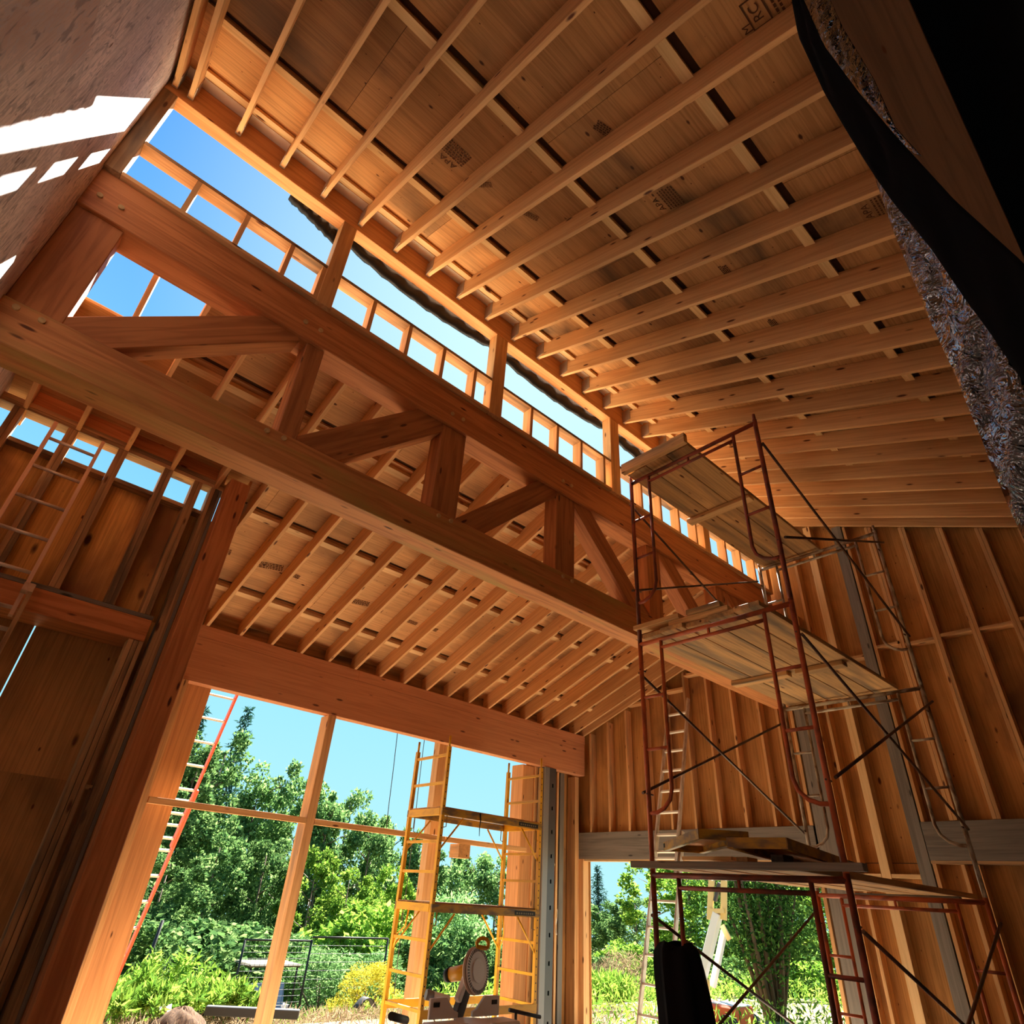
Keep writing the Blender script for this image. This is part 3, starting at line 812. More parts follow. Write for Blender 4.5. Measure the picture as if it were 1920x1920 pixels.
def ribbon(left, right, ul, ur, nc=11, amp=.004, ph=0.0, n=60):
    """a hanging drape whose two edges were measured in the photo at the curtain's distance"""
    rws = []
    def along(P, t):
        x = t * (len(P) - 1); i = min(int(x), len(P) - 2); f_ = x - i
        return P[i][0] + (P[i + 1][0] - P[i][0]) * f_, P[i][1] + (P[i + 1][1] - P[i][1]) * f_
    for k in range(n + 1):
        t = k / n
        a_ = at(*along(left, t), u=ul); b_ = at(*along(right, t), u=ur)
        rr = []
        for j in range(nc):
            s_ = j / (nc - 1); p = a_.lerp(b_, s_); f_ = math.sin(math.pi * s_)
            wv = amp * f_ * (math.sin(s_ * 8 + t * 21 + ph) + .7 * math.sin(t * 47 + s_ * 15 + ph * 2) + .5 * math.sin(t * 83 - s_ * 24))
            rr.append(W(*(p + Vector((-.8, .6, 0)) * wv)))
        rws.append(rr)
    return rws
ps = empty('plastic_curtain', W(.36, .03, .20), 'crumpled black plastic curtain hanging from the overhead beam close to the viewer', 'plastic curtain')
L1 = [(1478, -40), (1497, 67), (1547, 177), (1613, 287), (1647, 340), (1673, 377), (1747, 467), (1800, 547), (1863, 633), (1935, 740)]
R1 = [(1490, -40), (1545, 85), (1612, 175), (1680, 255), (1735, 315), (1790, 375), (1850, 430), (1913, 487), (1960, 540), (2010, 600)]
MB().grid(ribbon(L1, R1, .352, .345, amp=.0012)).build('matte_fold', M['cloth'], parent=ps, solid=.002)
L2 = [(1486, -40), (1530, 60), (1585, 140), (1650, 215), (1705, 280)]
R2 = [(1540, -40), (1580, 50), (1640, 150), (1680, 240), (1728, 292)]
MB().grid(ribbon(L2, R2, .372, .358, amp=.0016)).build('glossy_fold', M['tarp'], parent=ps, solid=.002)
L3 = [(1640, 330), (1680, 443), (1710, 517), (1737, 583), (1762, 640), (1787, 690), (1840, 820), (1867, 890), (1903, 973), (1935, 1040)]
R3 = [(1660, 340), (1720, 420), (1775, 490), (1820, 560), (1865, 625), (1900, 680), (1935, 745), (1965, 800), (2000, 870), (2030, 930)]
MB().grid(ribbon(L3, R3, .378, .358, amp=.0022, ph=1.4)).build('glossy_fold', M['tarp'], parent=ps, solid=.002)
#@@PART2

# ================================================================== RUSTY FRAME SCAFFOLD
UN, UF = 1.198, 1.93
VA, VB = .497, .888
ZT = [.066, .562, 1.055]
sf = empty('frame_scaffold', W((UN + UF) / 2, (VA + VB) / 2, ZF), 'tall rusty red frame scaffold three lifts high in front of the gable wall', 'scaffold')
def fpt(u, v, z): return W(u, v, z)
for li, zt in enumerate(ZT):
    zb = zt - .493 if li else ZF + .01
    for fi, u in enumerate((UN, UF)):
        mt_ = M['rust'] if fi == 0 else (M['orange'] if li == 0 else M['worn'])
        if fi == 0 and li == 1: mt_ = M['orange']
        g = MB()
        for v, s_ in ((VA, 1), (VB, -1)):
            g.tube([fpt(u, v, zb), fpt(u, v, zt + .004)], .0212, 10)
            vi = v + s_ * .062
            g.tube([fpt(u, vi, zt - .006), fpt(u, vi, zt - .34), fpt(u, vi - s_ * .006, zt - .362), fpt(u, vi - s_ * .022, zt - .378), fpt(u, v + s_ * .02, zt - .386), fpt(u, v, zt - .387)], .0165, 8)
            g.tube([fpt(u, v, zt + .004), fpt(u, v, zt + .022)], .015, 8)
        g.tube([fpt(u, VA, zt - .006), fpt(u, VB, zt - .006)], .0212, 10)
        g.tube([fpt(u, VA + .062, zt - .0265), fpt(u, VB - .062, zt - .0265)], .0165, 8)
        g.tube([fpt(u, .695, zt - .006), fpt(u, .695, zt - .0265)], .013, 8)
        fr = g.build('end_frame', mt_, parent=sf)
        for v, s_ in ((VA, 1), (VB, -1)):
            for dz in (.138, .256):
                MB().tube([fpt(u, v, zt - dz), fpt(u, v + s_ * .062, zt - dz)], .0135, 8).build('rung', mt_, parent=fr)
            for dz in (.07, .348):
                MB().tube([fpt(u + (.016 if fi == 0 else -.016), v, zt - dz), fpt(u - .006 if fi == 0 else u + .006, v, zt - dz)], .008, 6).build('brace_pin', M['brace_steel'], parent=fr)
    for v, off in ((VA, -.008), (VB, .008)):
        MB().tube([fpt(UN, v + off, zt - .075), fpt(UF, v + off, zt - .352)], .0125, 8).build('cross_brace', M['brace_steel'], parent=sf)
        MB().tube([fpt(UN, v + off * 1.9, zt - .345), fpt(UF, v + off * 1.9, zt - .045)], .0125, 8).build('cross_brace', M['brace_steel'], parent=sf)
for u in (UN, UF):
    for v in (VA, VB):
        MB().tube([fpt(u, v, ZF + .002), fpt(u, v, ZF + .02)], .017, 8).bx(u - .018, u + .018, v - .018, v + .018, ZF + .0003, ZF + .0022).build('base_plate', M['brace_steel'], parent=sf)

def plank(u0, u1, v0, v1, z0, z1, lab, grp=None, mt_='plank', bev=.004):
    o = MB().bx(u0, u1, v0, v1, z0, z1).build('scaffold_plank', M[mt_], bev=bev)
    tag(o, lab, 'plank', grp); return o
for k, (a_, b_, e0, e1) in enumerate([(.676, .743, 1.172, 1.95), (.745, .812, 1.168, 1.955), (.814, .88, 1.172, 1.945)]):
    plank(e0, e1, a_, b_, 1.0615, 1.074, f'{["near", "middle", "far"][k]} plank of the topmost scaffold deck', 'topmost deck planks')
plank(1.150, 1.1665, .672, .886, 1.0608, 1.092, 'thick board across the end of the topmost scaffold deck')
plank(1.484, 1.513, .676, .892, 1.0485, 1.061, 'pale cleat under the topmost scaffold deck', mt_='blocking')
for k, (a_, b_) in enumerate([(.562, .624), (.626, .692), (.694, .756), (.758, .822), (.824, .878)]):
    plank(1.19 + .006 * (k % 3), 1.955 - .004 * k, a_, b_, .5685, .5805, f'middle scaffold deck plank, {ORD[k]} counted from the near edge of the deck', 'middle deck planks')
plank(1.196, 1.225, .64, .80, .5815, .594, 'short board stacked on the middle deck, near its rusty frame')
plank(1.188, 1.222, .765, .9, .5945, .606, 'weathered board end lying over the middle deck corner')
plank(1.19, 1.215, .655, .745, .5945, .607, 'top board of the little stack on the middle scaffold deck')
plank(1.62, 1.65, .575, .70, .5555, .568, 'near cleat under the middle scaffold deck', mt_='plank')
plank(1.615, 1.645, .72, .886, .5555, .568, 'far cleat under the middle scaffold deck', mt_='plank')
for k, (a_, b_) in enumerate([(.575, .645), (.655, .72), (.735, .80), (.815, .876)]):
    plank(1.185, 2.165 - .12 * k, a_, b_, .0725, .085, f'lowest scaffold deck plank, {ORD[k]} counted from the gable wall end of the near edge', 'lowest deck planks')
plank(1.165, 1.184, .455, .92, .0715, .0835, 'dark plank running along the front of the lowest scaffold deck', mt_='grey')
plank(2.0, 2.02, .57, .82, .0595, .072, 'short grey cleat under the far end of the lowest scaffold deck', mt_='grey')

def platform(c, ang, ln, wd, z0, lab):
    e_ = empty('scaffold_platform', W(c[0], c[1], z0), lab, 'platform')
    d = Vector((math.cos(ang), math.sin(ang), 0)); n = Vector((-d.y, d.x, 0)); C0 = W(c[0], c[1], z0)
    for s_ in (-1, 1):
        g = MB(); q = C0 + n * wd / 2 * s_
        g.prism(q + Vector((0, 0, .034)), d * ln / 2, n * .004, (0, 0, .034))
        g.prism(q - n * s_ * .02 + Vector((0, 0, .004)), d * ln / 2, n * .02, (0, 0, .004))
        g.build('side_channel', M['yellowdark'], parent=e_)
    for s_ in (-1, 1): MB().prism(C0 + d * (ln / 2 - .003) * s_ + Vector((0, 0, .034)), d * .003, n * wd / 2, (0, 0, .034)).build('end_channel', M['yellowdark'], parent=e_)
    MB().prism(C0 + Vector((0, 0, .062)), d * (ln / 2 - .008), n * (wd / 2 - .006), (0, 0, .006)).build('deck_board', M['darkply'], parent=e_)
    MB().prism(C0 + d * (ln / 2 - .05) + n * (wd / 2 + .004) + Vector((0, 0, .04)), d * .02, n * .006, (0, 0, .016)).build('latch', M['black'], parent=e_)
    return e_
platform((1.42, .668), .19, 2.3, .40, .1005, 'long yellow scaffold platform stored on the lowest scaffold deck')
platform((1.285, .822), .82, 1.3, .36, .1185, 'short yellow scaffold platform lying askew on the long yellow one')
for k, (u, v) in enumerate([(1.25, .63), (1.30, .73), (1.44, .62), (1.63, .70)]):
    o = MB().bx(u - .02, u + .02, v - .012, v + .012, .0855, .1).build('wood_block', M[['grey', 'blocking', 'stud', 'plank'][k]], bev=.002)
    tag(o, ['weathered grey block under the long yellow platform end', 'pale pinkish block under the stored yellow platforms', 'orange block under the middle of the long yellow platform', 'plank offcut under the far end of the long yellow platform'][k], 'wood block')
plank(1.36, 1.40, .80, .925, .1, .107, 'thin yellow slat poking out beside the stored platforms', mt_='blocking', bev=0)

# black cloth hanging on the scaffold leg
rws = []
prof = [(-.012, .016), (.0, .03), (.03, .046), (.09, .062), (.2, .072), (.36, .078)]
for k in range(30):
    t = k / 29; dz = t * .36
    r_ = np.interp(dz, [0, .006, .03, .10, .2, .36], [.028, .037, .042, .046, .050, .055])
    rr = []
    for j in range(29):
        th = 2 * math.pi * j / 28
        f_ = 1 + .13 * math.sin(th * 7 + 1.3 * t) + .06 * math.sin(th * 13 + t * 5)
        rr.append(W(1.198 + math.cos(th) * r_ * .75 * f_, .842 - .014 * min(1, t * 3) + math.sin(th) * r_ * 1.05 * f_, -.052 - dz + .004 * math.sin(th * 3) * (1 - t)))
    rws.append(rr)
o = MB().grid(rws).build('hanging_cloth', M['cloth'], solid=.004)
tag(o, 'black cloth bundle hanging on the rusty scaffold frame in the doorway', 'cloth')

# ================================================================== LADDERS
def ladder(name, lab, bl, br, tl, tr_, rail_m, rung_m, w=.025, d=.07, sp=.305, flat=True, rr=.016, extra=None):
    e_ = empty(name, (bl + br) / 2, lab, 'ladder')
    ax = (br - bl).normalized(); dr = (tl - bl).normalized(); nrm = dr.cross(ax)
    for a_, b_ in ((bl, tl), (br, tr_)):
        MB().prism((a_ + b_) / 2, (b_ - a_) / 2, ax * w / 2, nrm * d / 2).build('rail', rail_m, parent=e_, bev=.004)
    n = int((tl - bl).length / sp)
    for k in range(1, n + 1):
        t = k * sp / (tl - bl).length
        if t > .985: break
        p, q = bl.lerp(tl, t), br.lerp(tr_, t)
        if flat: MB().prism((p + q) / 2, (q - p) / 2, nrm * .019, dr * .012).build('rung', rung_m, parent=e_)
        else: MB().tube([p, q], rr, 10).build('rung', rung_m, parent=e_)
    return e_
# aluminium extension ladder leaning on the gable wall
def la(u, v, z): return W(u, v, z)
ladder('extension_ladder', 'aluminium extension ladder leaning on the gable wall behind the rusty scaffold',
       la(1.878, 1.504, ZF + .003), la(1.878, 1.396, ZF + .003), la(2.072, 1.504, .24), la(2.072, 1.396, .24), M['alu'], M['alu_pale'], sp=.302)
fe = bpy.data.objects['extension_ladder']
n0 = Vector((-.3, 0, .09)).normalized() * .045
a_, b_, c_, d_ = la(2.030, 1.497, .10) + n0, la(2.030, 1.403, .10) + n0, la(2.2085, 1.497, .735) + n0, la(2.2085, 1.403, .735) + n0
ax = (b_ - a_).normalized(); dr = (c_ - a_).normalized(); nrm = dr.cross(ax)
for p, q in ((a_, c_), (b_, d_)): MB().prism((p + q) / 2, (q - p) / 2, ax * .0125, nrm * .03).build('fly_rail', M['alu'], parent=fe)
for k in range(1, 9):
    t = (k * .302 - .1) / (c_ - a_).length
    if t < .97:
        p, q = a_.lerp(c_, t), b_.lerp(d_, t)
        MB().prism((p + q) / 2, (q - p) / 2, nrm * .019, dr * .012).build('fly_rung', M['alu_pale'], parent=fe)
# ladder at the strip windows
e_ = ladder('extension_ladder', 'dusty reddish extension ladder standing up to the strip windows',
       la(-.097, 1.38, ZF + .003), la(.014, 1.38, ZF + .003), la(-.097, 1.43, .455), la(.014, 1.43, .455), M['oldstud'], M['alu'], flat=False, d=.06, w=.03)
a_, b_, c_, d_ = la(-.0905, 1.447, .395), la(.0035, 1.447, .395), la(-.0905, 1.472, .825), la(.0035, 1.472, .825)
ax = (b_ - a_).normalized(); dr = (c_ - a_).normalized(); nrm = dr.cross(ax)
for p, q in ((a_, c_), (b_, d_)): MB().prism((p + q) / 2, (q - p) / 2, ax * .014, nrm * .03).build('fly_rail', M['ladderwood'], parent=e_)
for k in range(6):
    t = (.06 + k * .29) / (c_ - a_).length
    p, q = a_.lerp(c_, t), b_.lerp(d_, t)
    MB().tube([p, q], .0145, 10).build('fly_rung', M['alu'], parent=e_)
for p in (la(.008, 1.43, .447), la(-.094, 1.43, .447)):
    MB().prism(p, (.035, 0, 0), (0, .05, 0), (0, 0, .03)).build('bracket', M['ladderwood'], parent=e_)
# orange ladder outside
e_ = ladder('fibreglass_ladder', 'orange fibreglass ladder outside, leaning on the eave beside the opening',
       la(.598, 2.68, ZG), la(.71, 2.68, ZG), la(.598, 2.385, .25), la(.71, 2.385, .25), M['ladderorange'], M['alu_pale'], d=.08, w=.03)
a_, b_, c_, d_ = la(.606, 2.455, .08), la(.702, 2.455, .08), la(.606, 2.226, .60), la(.702, 2.226, .60)
ax = (b_ - a_).normalized(); dr = (c_ - a_).normalized(); nrm = dr.cross(ax)
for p, q in ((a_, c_), (b_, d_)): MB().prism((p + q) / 2, (q - p) / 2, ax * .012, nrm * .035).build('fly_rail', M['ladderorange'], parent=e_)
for k in range(7):
    p, q = a_.lerp(c_, (.1 + k * .3) / (c_ - a_).length), b_.lerp(d_, (.1 + k * .3) / (c_ - a_).length)
    MB().prism((p + q) / 2, (q - p) / 2, nrm * .019, dr * .012).build('fly_rung', M['alu_pale'], parent=e_)

# ================================================================== YELLOW SCAFFOLD
YU0, YU1, YV0, YV1 = 1.252, 1.678, 1.72, 1.90
ys = empty('rolling_scaffold', W((YU0 + YU1) / 2, (YV0 + YV1) / 2, ZF), 'yellow rolling scaffold with two decks standing in the big opening', 'scaffold')
ztop = .437
RZs = [.390, .305, .227, .138, .057, -.028, -.113, -.195, -.270, -.35]
for u in (YU0, YU1):
    g = MB(); hw = .0058
    for v in (YV0, YV1):
        g.bx(u - hw, u + hw, v - hw, v + hw, ZF + .035, .415)
        g.tube([W(u, v, .415), W(u, v, ztop + .012)], .015, 8)
    g.mi = (len(g.f), M['black'])
    z = -.34
    while z < .40:
        g.bx(u - .0017, u + .0017, YV0 - hw - .0003, YV0 - hw + .0005, z, z + .0035); z += .0205
    fr = g.build('ladder_frame', M['yellow'], parent=ys)
    for z in RZs:
        MB().bx(u - .0042, u + .0042, YV0 + hw, YV1 - hw, z - .0038, z + .0038).build('rung', M['yellow'], parent=fr)
    for v in (YV0, YV1):
        cs = MB().disc(W(u, v, ZF + .0155), (1, 0, 0), .06, .035, 20).build('caster', M['black'], parent=fr)
        MB().bx(u - .007, u + .007, v - .004, v + .004, ZF + .0155, ZF + .036).build('fork', M['steel'], parent=fr)
for zz in (.227, -.028, -.27):
    for v in (YV0 - .004, YV1 + .004): MB().bx(YU0 - .006, YU1 + .006, v - .0035, v + .0035, zz - .016, zz + .004).build('side_rail', M['yellowdark'] if zz > -.2 else M['yellow'], parent=ys)
    if zz > -.2:
        MB().bx(YU0 - .004, YU1 + .004, YV0 + .001, YV1 - .001, zz + .0042, zz + .0085).build('deck_board', M['plank'], parent=ys)
        for u in (YU0, YU1): MB().bx(u - .007, u + .007, YV0 + .006, YV1 - .006, zz - .016, zz + .004).build('end_channel', M['yellow'], parent=ys)
        lb = MB().bx(YU1 - .105, YU1 - .014, YV0 - .0082, YV0 - .0076, zz - .0125, zz - .0005).build('label_plate', M['black'], parent=ys)
        g = MB(); uu = YU1 - .098
        for wd in (.008, .006, .009, .007, .006, .008, .007, .006):
            g.bx(uu, uu + wd * .8, YV0 - .0086, YV0 - .0082, zz - .0095, zz - .0045); uu += wd + .0026
        g.build('lettering', M['tan'], parent=lb)
        for u, s_ in ((YU0, 1), (YU1, -1)):
            for v in (YV0, YV1):
                MB().tube([W(u, v, zz - .115), W(u + s_ * .085, v, zz - .018)], .011, 8).build('knee_brace', M['yellow'], parent=ys)
                MB().tube([W(u + s_ * .02, v, zz - .016), W(u + s_ * .02, v, zz - .047), W(u + s_ * .008, v, zz - .05)], .006, 6).build('locking_pin', M['yellowdark'], parent=ys)
MB().tube([W(YU0, YV1, -.15), W(YU0 + .0, YV1 - .02, -.105), W(YU0, YV1 - .055, -.085), W(YU0, YV1 - .062, -.045)], .010, 8).build('knee_brace', M['yellow'], parent=ys)
MB().tube([W(YU1, YV1, -.15), W(YU1, YV1 - .02, -.115), W(YU1 - .02, YV1 - .045, -.095), W(YU1 - .03, YV1 - .05, -.045)], .010, 8).build('knee_brace', M['yellow'], parent=ys)
o = MB().tube([W(1.40, YV0 - .007, .232), W(1.402, YV0 - .009, .215), W(1.401, YV0 - .008, .19), W(1.403, YV0 - .0075, .166)], .010, 6, r2=.004).build('dangling_strap', M['black'])
tag(o, 'short dark strap dangling from the upper yellow scaffold deck', 'strap')

# ================================================================== MITRE SAW
SC = W(1.035, 1.25, 0); SC.z = 0.0
sx = Vector((1, 0, 0)); sy = Vector((0, 1, 0)); ZS = .83
def sp_(x, y, z): return Vector((SC.x + x, SC.y + y, ZS + z))
ms = empty('mitre_saw', sp_(0, 0, -.09), 'mitre saw with raised round blade guard and yellow motor on a stand', 'mitre saw')
g = MB()
for s_ in (-1, 1): g.mbx(*(sorted((SC.x + s_ * .09, SC.x + s_ * .42)) + [SC.y - .16, SC.y + .06, ZS - .085, ZS - .01]))
g.build('base', M['sawgrey'], parent=ms, bev=.01)
MB().disc(sp_(0, -.05, -.03), (0, 0, 1), .155, .05, 28).build('turntable', M['sawgrey'], parent=ms)
MB().mbx(SC.x - .045, SC.x + .045, SC.y - .36, SC.y - .12, ZS - .07, ZS - .02).build('mitre_arm', M['sawlight'], parent=ms, bev=.008)
for s_ in (-1, 1):
    pts = [(s_ * .075, 0), (s_ * .36, 0), (s_ * .36, .13), (s_ * .20, .135), (s_ * .12, .05), (s_ * .075, .035)]
    if s_ > 0: pts = pts[::-1]
    n = len(pts); P = [sp_(x, .05, z) for x, z in pts] + [sp_(x, .075, z) for x, z in pts]
    g = MB(); g._add(P, [list(range(n)), list(range(n, 2 * n))[::-1]] + [(i, i + n, (i + 1) % n + n, (i + 1) % n) for i in range(n)], [(p.x, p.y, p.z) for p in P])
    fn = g.build('fence', M['sawgrey'], parent=ms, bev=.003)
    x0 = s_ * .30
    MB().mbx(SC.x + x0 - .03, SC.x + x0 + .03, SC.y + .046, SC.y + .049, ZS + .075, ZS + .105).build('fence_label', M['black'], parent=fn)
tilt = Vector((.27, -.94, .12)).normalized()
bc = sp_(.10, .07, .30)
MB().disc(bc, tilt, .152, .004, 48).build('blade', M['steel'], parent=ms)
gd = MB().disc(bc - tilt * .022, tilt, .165, .026, 40).build('blade_guard', M['blade'], parent=ms, bev=.008)
MB().disc(bc + tilt * .012, tilt, .162, .010, 40).build('lower_guard', M['sawgrey'], parent=ms, bev=.003)
MB().disc(bc + tilt * .02, tilt, .085, .008, 30).build('guard_hub', M['white'], parent=ms, bev=.002)
g = MB()
for k in range(46):
    th = 2 * math.pi * k / 46
    a_ = tilt.orthogonal().normalized(); b_ = tilt.cross(a_)
    d_ = a_ * math.cos(th) + b_ * math.sin(th)
    g.prism(bc + tilt * .018 + d_ * .143, d_ * .012, tilt.cross(d_) * .0035, tilt * .002)
g.build('guard_rib', M['dark'], parent=ms)
MB().tube([bc - tilt * .035, bc - tilt * .24 + Vector((-.03, 0, -.02))], .062, 18, r2=.052).build('motor', M['yellow'], parent=ms)
MB().tube([bc - tilt * .24 + Vector((-.03, 0, -.02)), bc - tilt * .285 + Vector((-.036, 0, -.025))], .056, 18, r2=.044).build('motor_cap', M['black'], parent=ms)
MB().bar(sp_(-.03, .13, -.02), bc - tilt * .05 + Vector((0, .03, -.06)), .07, .09).build('saw_arm', M['dark'], parent=ms, bev=.01)
MB().bar(sp_(-.055, .10, .10), bc - tilt * .08 + Vector((0, 0, .02)), .05, .055).build('arm_casting', M['sawgrey'], parent=ms, bev=.008)
hp = []
for k in range(9):
    th = math.pi * (-.25 + 1.4 * k / 8)
    hp.append(bc + Vector((.03, -.02, .165)) + Vector((math.cos(th) * .055, -.25 * math.cos(th) * .055, math.sin(th) * .042 + .02)))
MB().tube(hp + [hp[0]], .016, 8).build('handle', M['yellow'], parent=ms)
MB().tube([sp_(-.10, .16, .10), sp_(-.23, .20, .125)], .032, 14).build('dust_port', M['sawlight'], parent=ms)
MB().tube([sp_(-.235, .202, .126), sp_(-.29, .22, .135)], .036, 14).build('dust_spout', M['steel'], parent=ms)
MB().tube([sp_(-.22, .19, .09), sp_(-.225, .16, .0), sp_(-.25, .12, -.09)], .004, 6).build('power_cord', M['black'], parent=ms)
st = empty('saw_stand', sp_(0, -.05, -ZS + .001), 'grey folding saw stand under the mitre saw with a dark support bar', 'saw stand')
MB().mbx(SC.x - .55, SC.x + .62, SC.y - .10, SC.y + .02, ZS - .155, ZS - .09).build('beam', M['sawgrey'], parent=st, bev=.006)
for sx_ in (-.45, .5):
    for sy_ in (-.3, .3):
        MB().tube([sp_(sx_, -.04, -.15), sp_(sx_ * 1.15, sy_ - .04, -ZS + .002)], .016, 8).build('leg', M['dark'], parent=st)
MB().tube([sp_(.40, -.03, .045), sp_(.70, -.10, -.005)], .014, 10).build('support_bar', M['dark'], parent=st)
MB().tube([sp_(.46, -.05, -.1), sp_(.46, -.05, .033)], .012, 8).build('support_post', M['dark'], parent=st)
MB().mbx(SC.x - .52, SC.x - .30, SC.y - .13, SC.y + .05, ZS - .088, ZS - .02).build('saw_bracket', M['sawlight'], parent=st, bev=.012)
rl = empty('roller_stand', W(.86, 1.35, ZF), 'black roller of a work support beside the yellow scaffold', 'roller stand')
c0 = at(733, 1905, v=1.35); c1 = at(762, 1913, v=1.38)
MB().tube([W(*c0), W(*c1)], .028, 14).build('roller', M['black'], parent=rl)
cm_ = (c0 + c1) / 2
MB().tube([W(cm_.x, cm_.y, cm_.z - .012), W(cm_.x, cm_.y, ZF + .01)], .016, 8).tube([W(cm_.x - .06, cm_.y, ZF + .004), W(cm_.x + .06, cm_.y, ZF + .004)], .014, 8).tube([W(cm_.x, cm_.y - .06, ZF + .004), W(cm_.x, cm_.y + .06, ZF + .004)], .014, 8).build('post', M['dark'], parent=rl)

# cables outside the opening
for k, (r0, zt) in enumerate([(.6085, zlow(2.2) + DEP + .001), (.669, zlow(2.2) + DEP + .001)]):
    v = 2.2
    pts = [W(r0 * v + .02 * t * t * (1 if k == 0 else .6), v + .002 * math.sin(9 * t), zt - t * (.5 if k == 0 else .95)) for t in [i / 12 for i in range(13)]]
    o = MB().tube(pts, .006, 6).build('hanging_cable', M['dark'])
    tag(o, ['dark cable hanging from the eave beside the slim window post', 'dark cable hanging from the eave behind the yellow scaffold'][k], 'cable')

# ================================================================== STAMPS ON THE PLYWOOD
dg = None
def text_mesh(txt, size):
    cu = bpy.data.curves.new('stamp_text', 'FONT'); cu.body = txt; cu.size = size; cu.align_x = 'CENTER'; cu.align_y = 'CENTER'
    ob = bpy.data.objects.new('stamp_text', cu); col.objects.link(ob)
    me = bpy.data.meshes.new_from_object(ob.evaluated_get(bpy.context.evaluated_depsgraph_get()))
    bpy.data.objects.remove(ob); bpy.data.curves.remove(cu)
    return [v.co.copy() for v in me.vertices], [list(p.vertices) for p in me.polygons]
def on_roof(px, py, zf_):
    a_, b_ = (px - 960) / F, (py - 960) / F
    d = RX * a_ + RY * b_ + RZ
    s0, s1 = zf_(0), zf_(1) - zf_(0)
    return d * ((s0 + DEP) / (d.z - s1 * d.y)), s1
def stamp(px, py, zf_, parent, rows, size, rot=0.0):
    c, sl = on_roof(px, py, zf_)
    ey = Vector((0, 1, sl)).normalized(); ex = Vector((1, 0, 0)); n = ex.cross(ey)
    if n.z > 0: n = -n
    ex = -ex                                    # reads correctly from below
    R_ = Matrix.Rotation(rot, 3, n); ex, ey = R_ @ ex, R_ @ ey
    C0 = W(*c) + n * .004; size *= .72
    g = MB()
    for (kind, x, y, sz, body) in rows:
        if kind == 't':
            vs, fs = text_mesh(body, sz * size)
            g._add([C0 + ex * (p.x + x * size) + ey * (p.y + y * size) for p in vs], fs, [(p.x, p.y, 0) for p in vs])
        elif kind == 'd':                       # an illegible printed line: dashes
            xx = x - sz / 2
            while xx < x + sz / 2:
                wd = random.uniform(.06, .22)
                P = [C0 + ex * ((xx + a_ * wd) * size) + ey * ((y + b_ * .05) * size) for a_, b_ in ((0, -1), (1, -1), (1, 1), (0, 1))]
                g._add(P, [(0, 1, 2, 3)], [(0, 0, 0)] * 4); xx += wd + .05
        elif kind == 'b':                       # box outline
            w_, h_ = sz
            for (x0, x1, y0, y1) in ((x - w_, x + w_, y - h_, y - h_ + .06), (x - w_, x + w_, y + h_ - .06, y + h_), (x - w_, x - w_ + .06, y - h_, y + h_), (x + w_ - .06, x + w_, y - h_, y + h_)):
                g._add([C0 + ex * (a_ * size) + ey * (b_ * size) for a_, b_ in ((x0, y0), (x1, y0), (x1, y1), (x0, y1))], [(0, 1, 2, 3)], [(0, 0, 0)] * 4)
    g.build('grade_stamp', M['ink'], parent=parent)
APA = [('t', 0, 0.6, .62, 'APA')] + [('d', 0, .15 - .2 * k, 1.5, '') for k in range(6)]
BOX = [('t', -.35, .55, .5, 'M'), ('t', 0, 0, .55, 'RC'), ('b', 0, 0, (.6, .4), ''), ('d', .1, -.65, 1.6, ''), ('d', .1, -.85, 1.5, '')]
LIN = [('d', 0, .3 - .17 * k, 2.0, '') for k in range(4)]
MK = [('d', 0, .3 - .14 * k, .9, '') for k in range(5)]
for px, py, rw, sz, ro in [(1250, 375, APA, .17, 0), (1648, 388, APA, .17, 0), (1418, 22, BOX, .20, 0), (1130, 240, MK, .17, .3), (850, 292, APA, .20, 0), (990, 400, LIN, .14, .4), (1360, 505, MK, .15, 0), (1450, 605, MK, .15, 0), (905, 345, LIN, .12, 1.0)]:
    stamp(px, py, zmain, ceil_up, rw, sz, ro)
for px, py, rw, sz, ro in [(505, 1060, LIN, .22, .25), (555, 1080, MK, .14, 0), (423, 1033, MK, .18, .2), (672, 1128, LIN, .20, .2), (712, 1144, MK, .13, 0), (770, 1165, LIN, .15, 0), (815, 1180, MK, .14, 0)]:
    stamp(px, py, zlow, ceil_lo, rw, sz, ro)

# ================================================================== OUTDOORS
def zg(u, v):
    d = max(0.0, v - 2.9, (u - 5.0) * .5)
    return ZG - .20 * min(d, 7.0)
gr = bpy.data.objects['ground']
for vt in gr.data.vertices:
    p = vt.co + gr.location
    vt.co.z += (zg(p.x / S, p.y / S) - ZG) * S

def leaves(n, pts, ln, wd, up=.35, droop=0.0, seed=0):
    """n leaf blades at given points -> verts, faces, gc"""
    r = np.random.default_rng(seed)
    d = r.normal(size=(n, 3)); d[:, 2] += up; d /= np.linalg.norm(d, axis=1)[:, None]
    d[:, 2] -= droop; d /= np.linalg.norm(d, axis=1)[:, None]
    s = np.cross(d, r.normal(size=(n, 3))); s /= np.linalg.norm(s, axis=1)[:, None] + 1e-9
    nn = np.cross(d, s)
    L = ln * r.uniform(.6, 1.3, n)[:, None]; Wd = wd * r.uniform(.6, 1.3, n)[:, None]
    a = pts; b = pts + d * L * .45 + s * Wd * .5 + nn * Wd * .12; c = pts + d * L; e = pts + d * L * .45 - s * Wd * .5 + nn * Wd * .12
    V = np.stack([a, b, c, e], 1).reshape(-1, 3)
    Fc = np.arange(4 * n).reshape(n, 4)
    G = np.repeat(np.stack([r.uniform(0, 1, n), np.zeros(n), np.zeros(n)], 1), 4, 0)
    return V, Fc, G
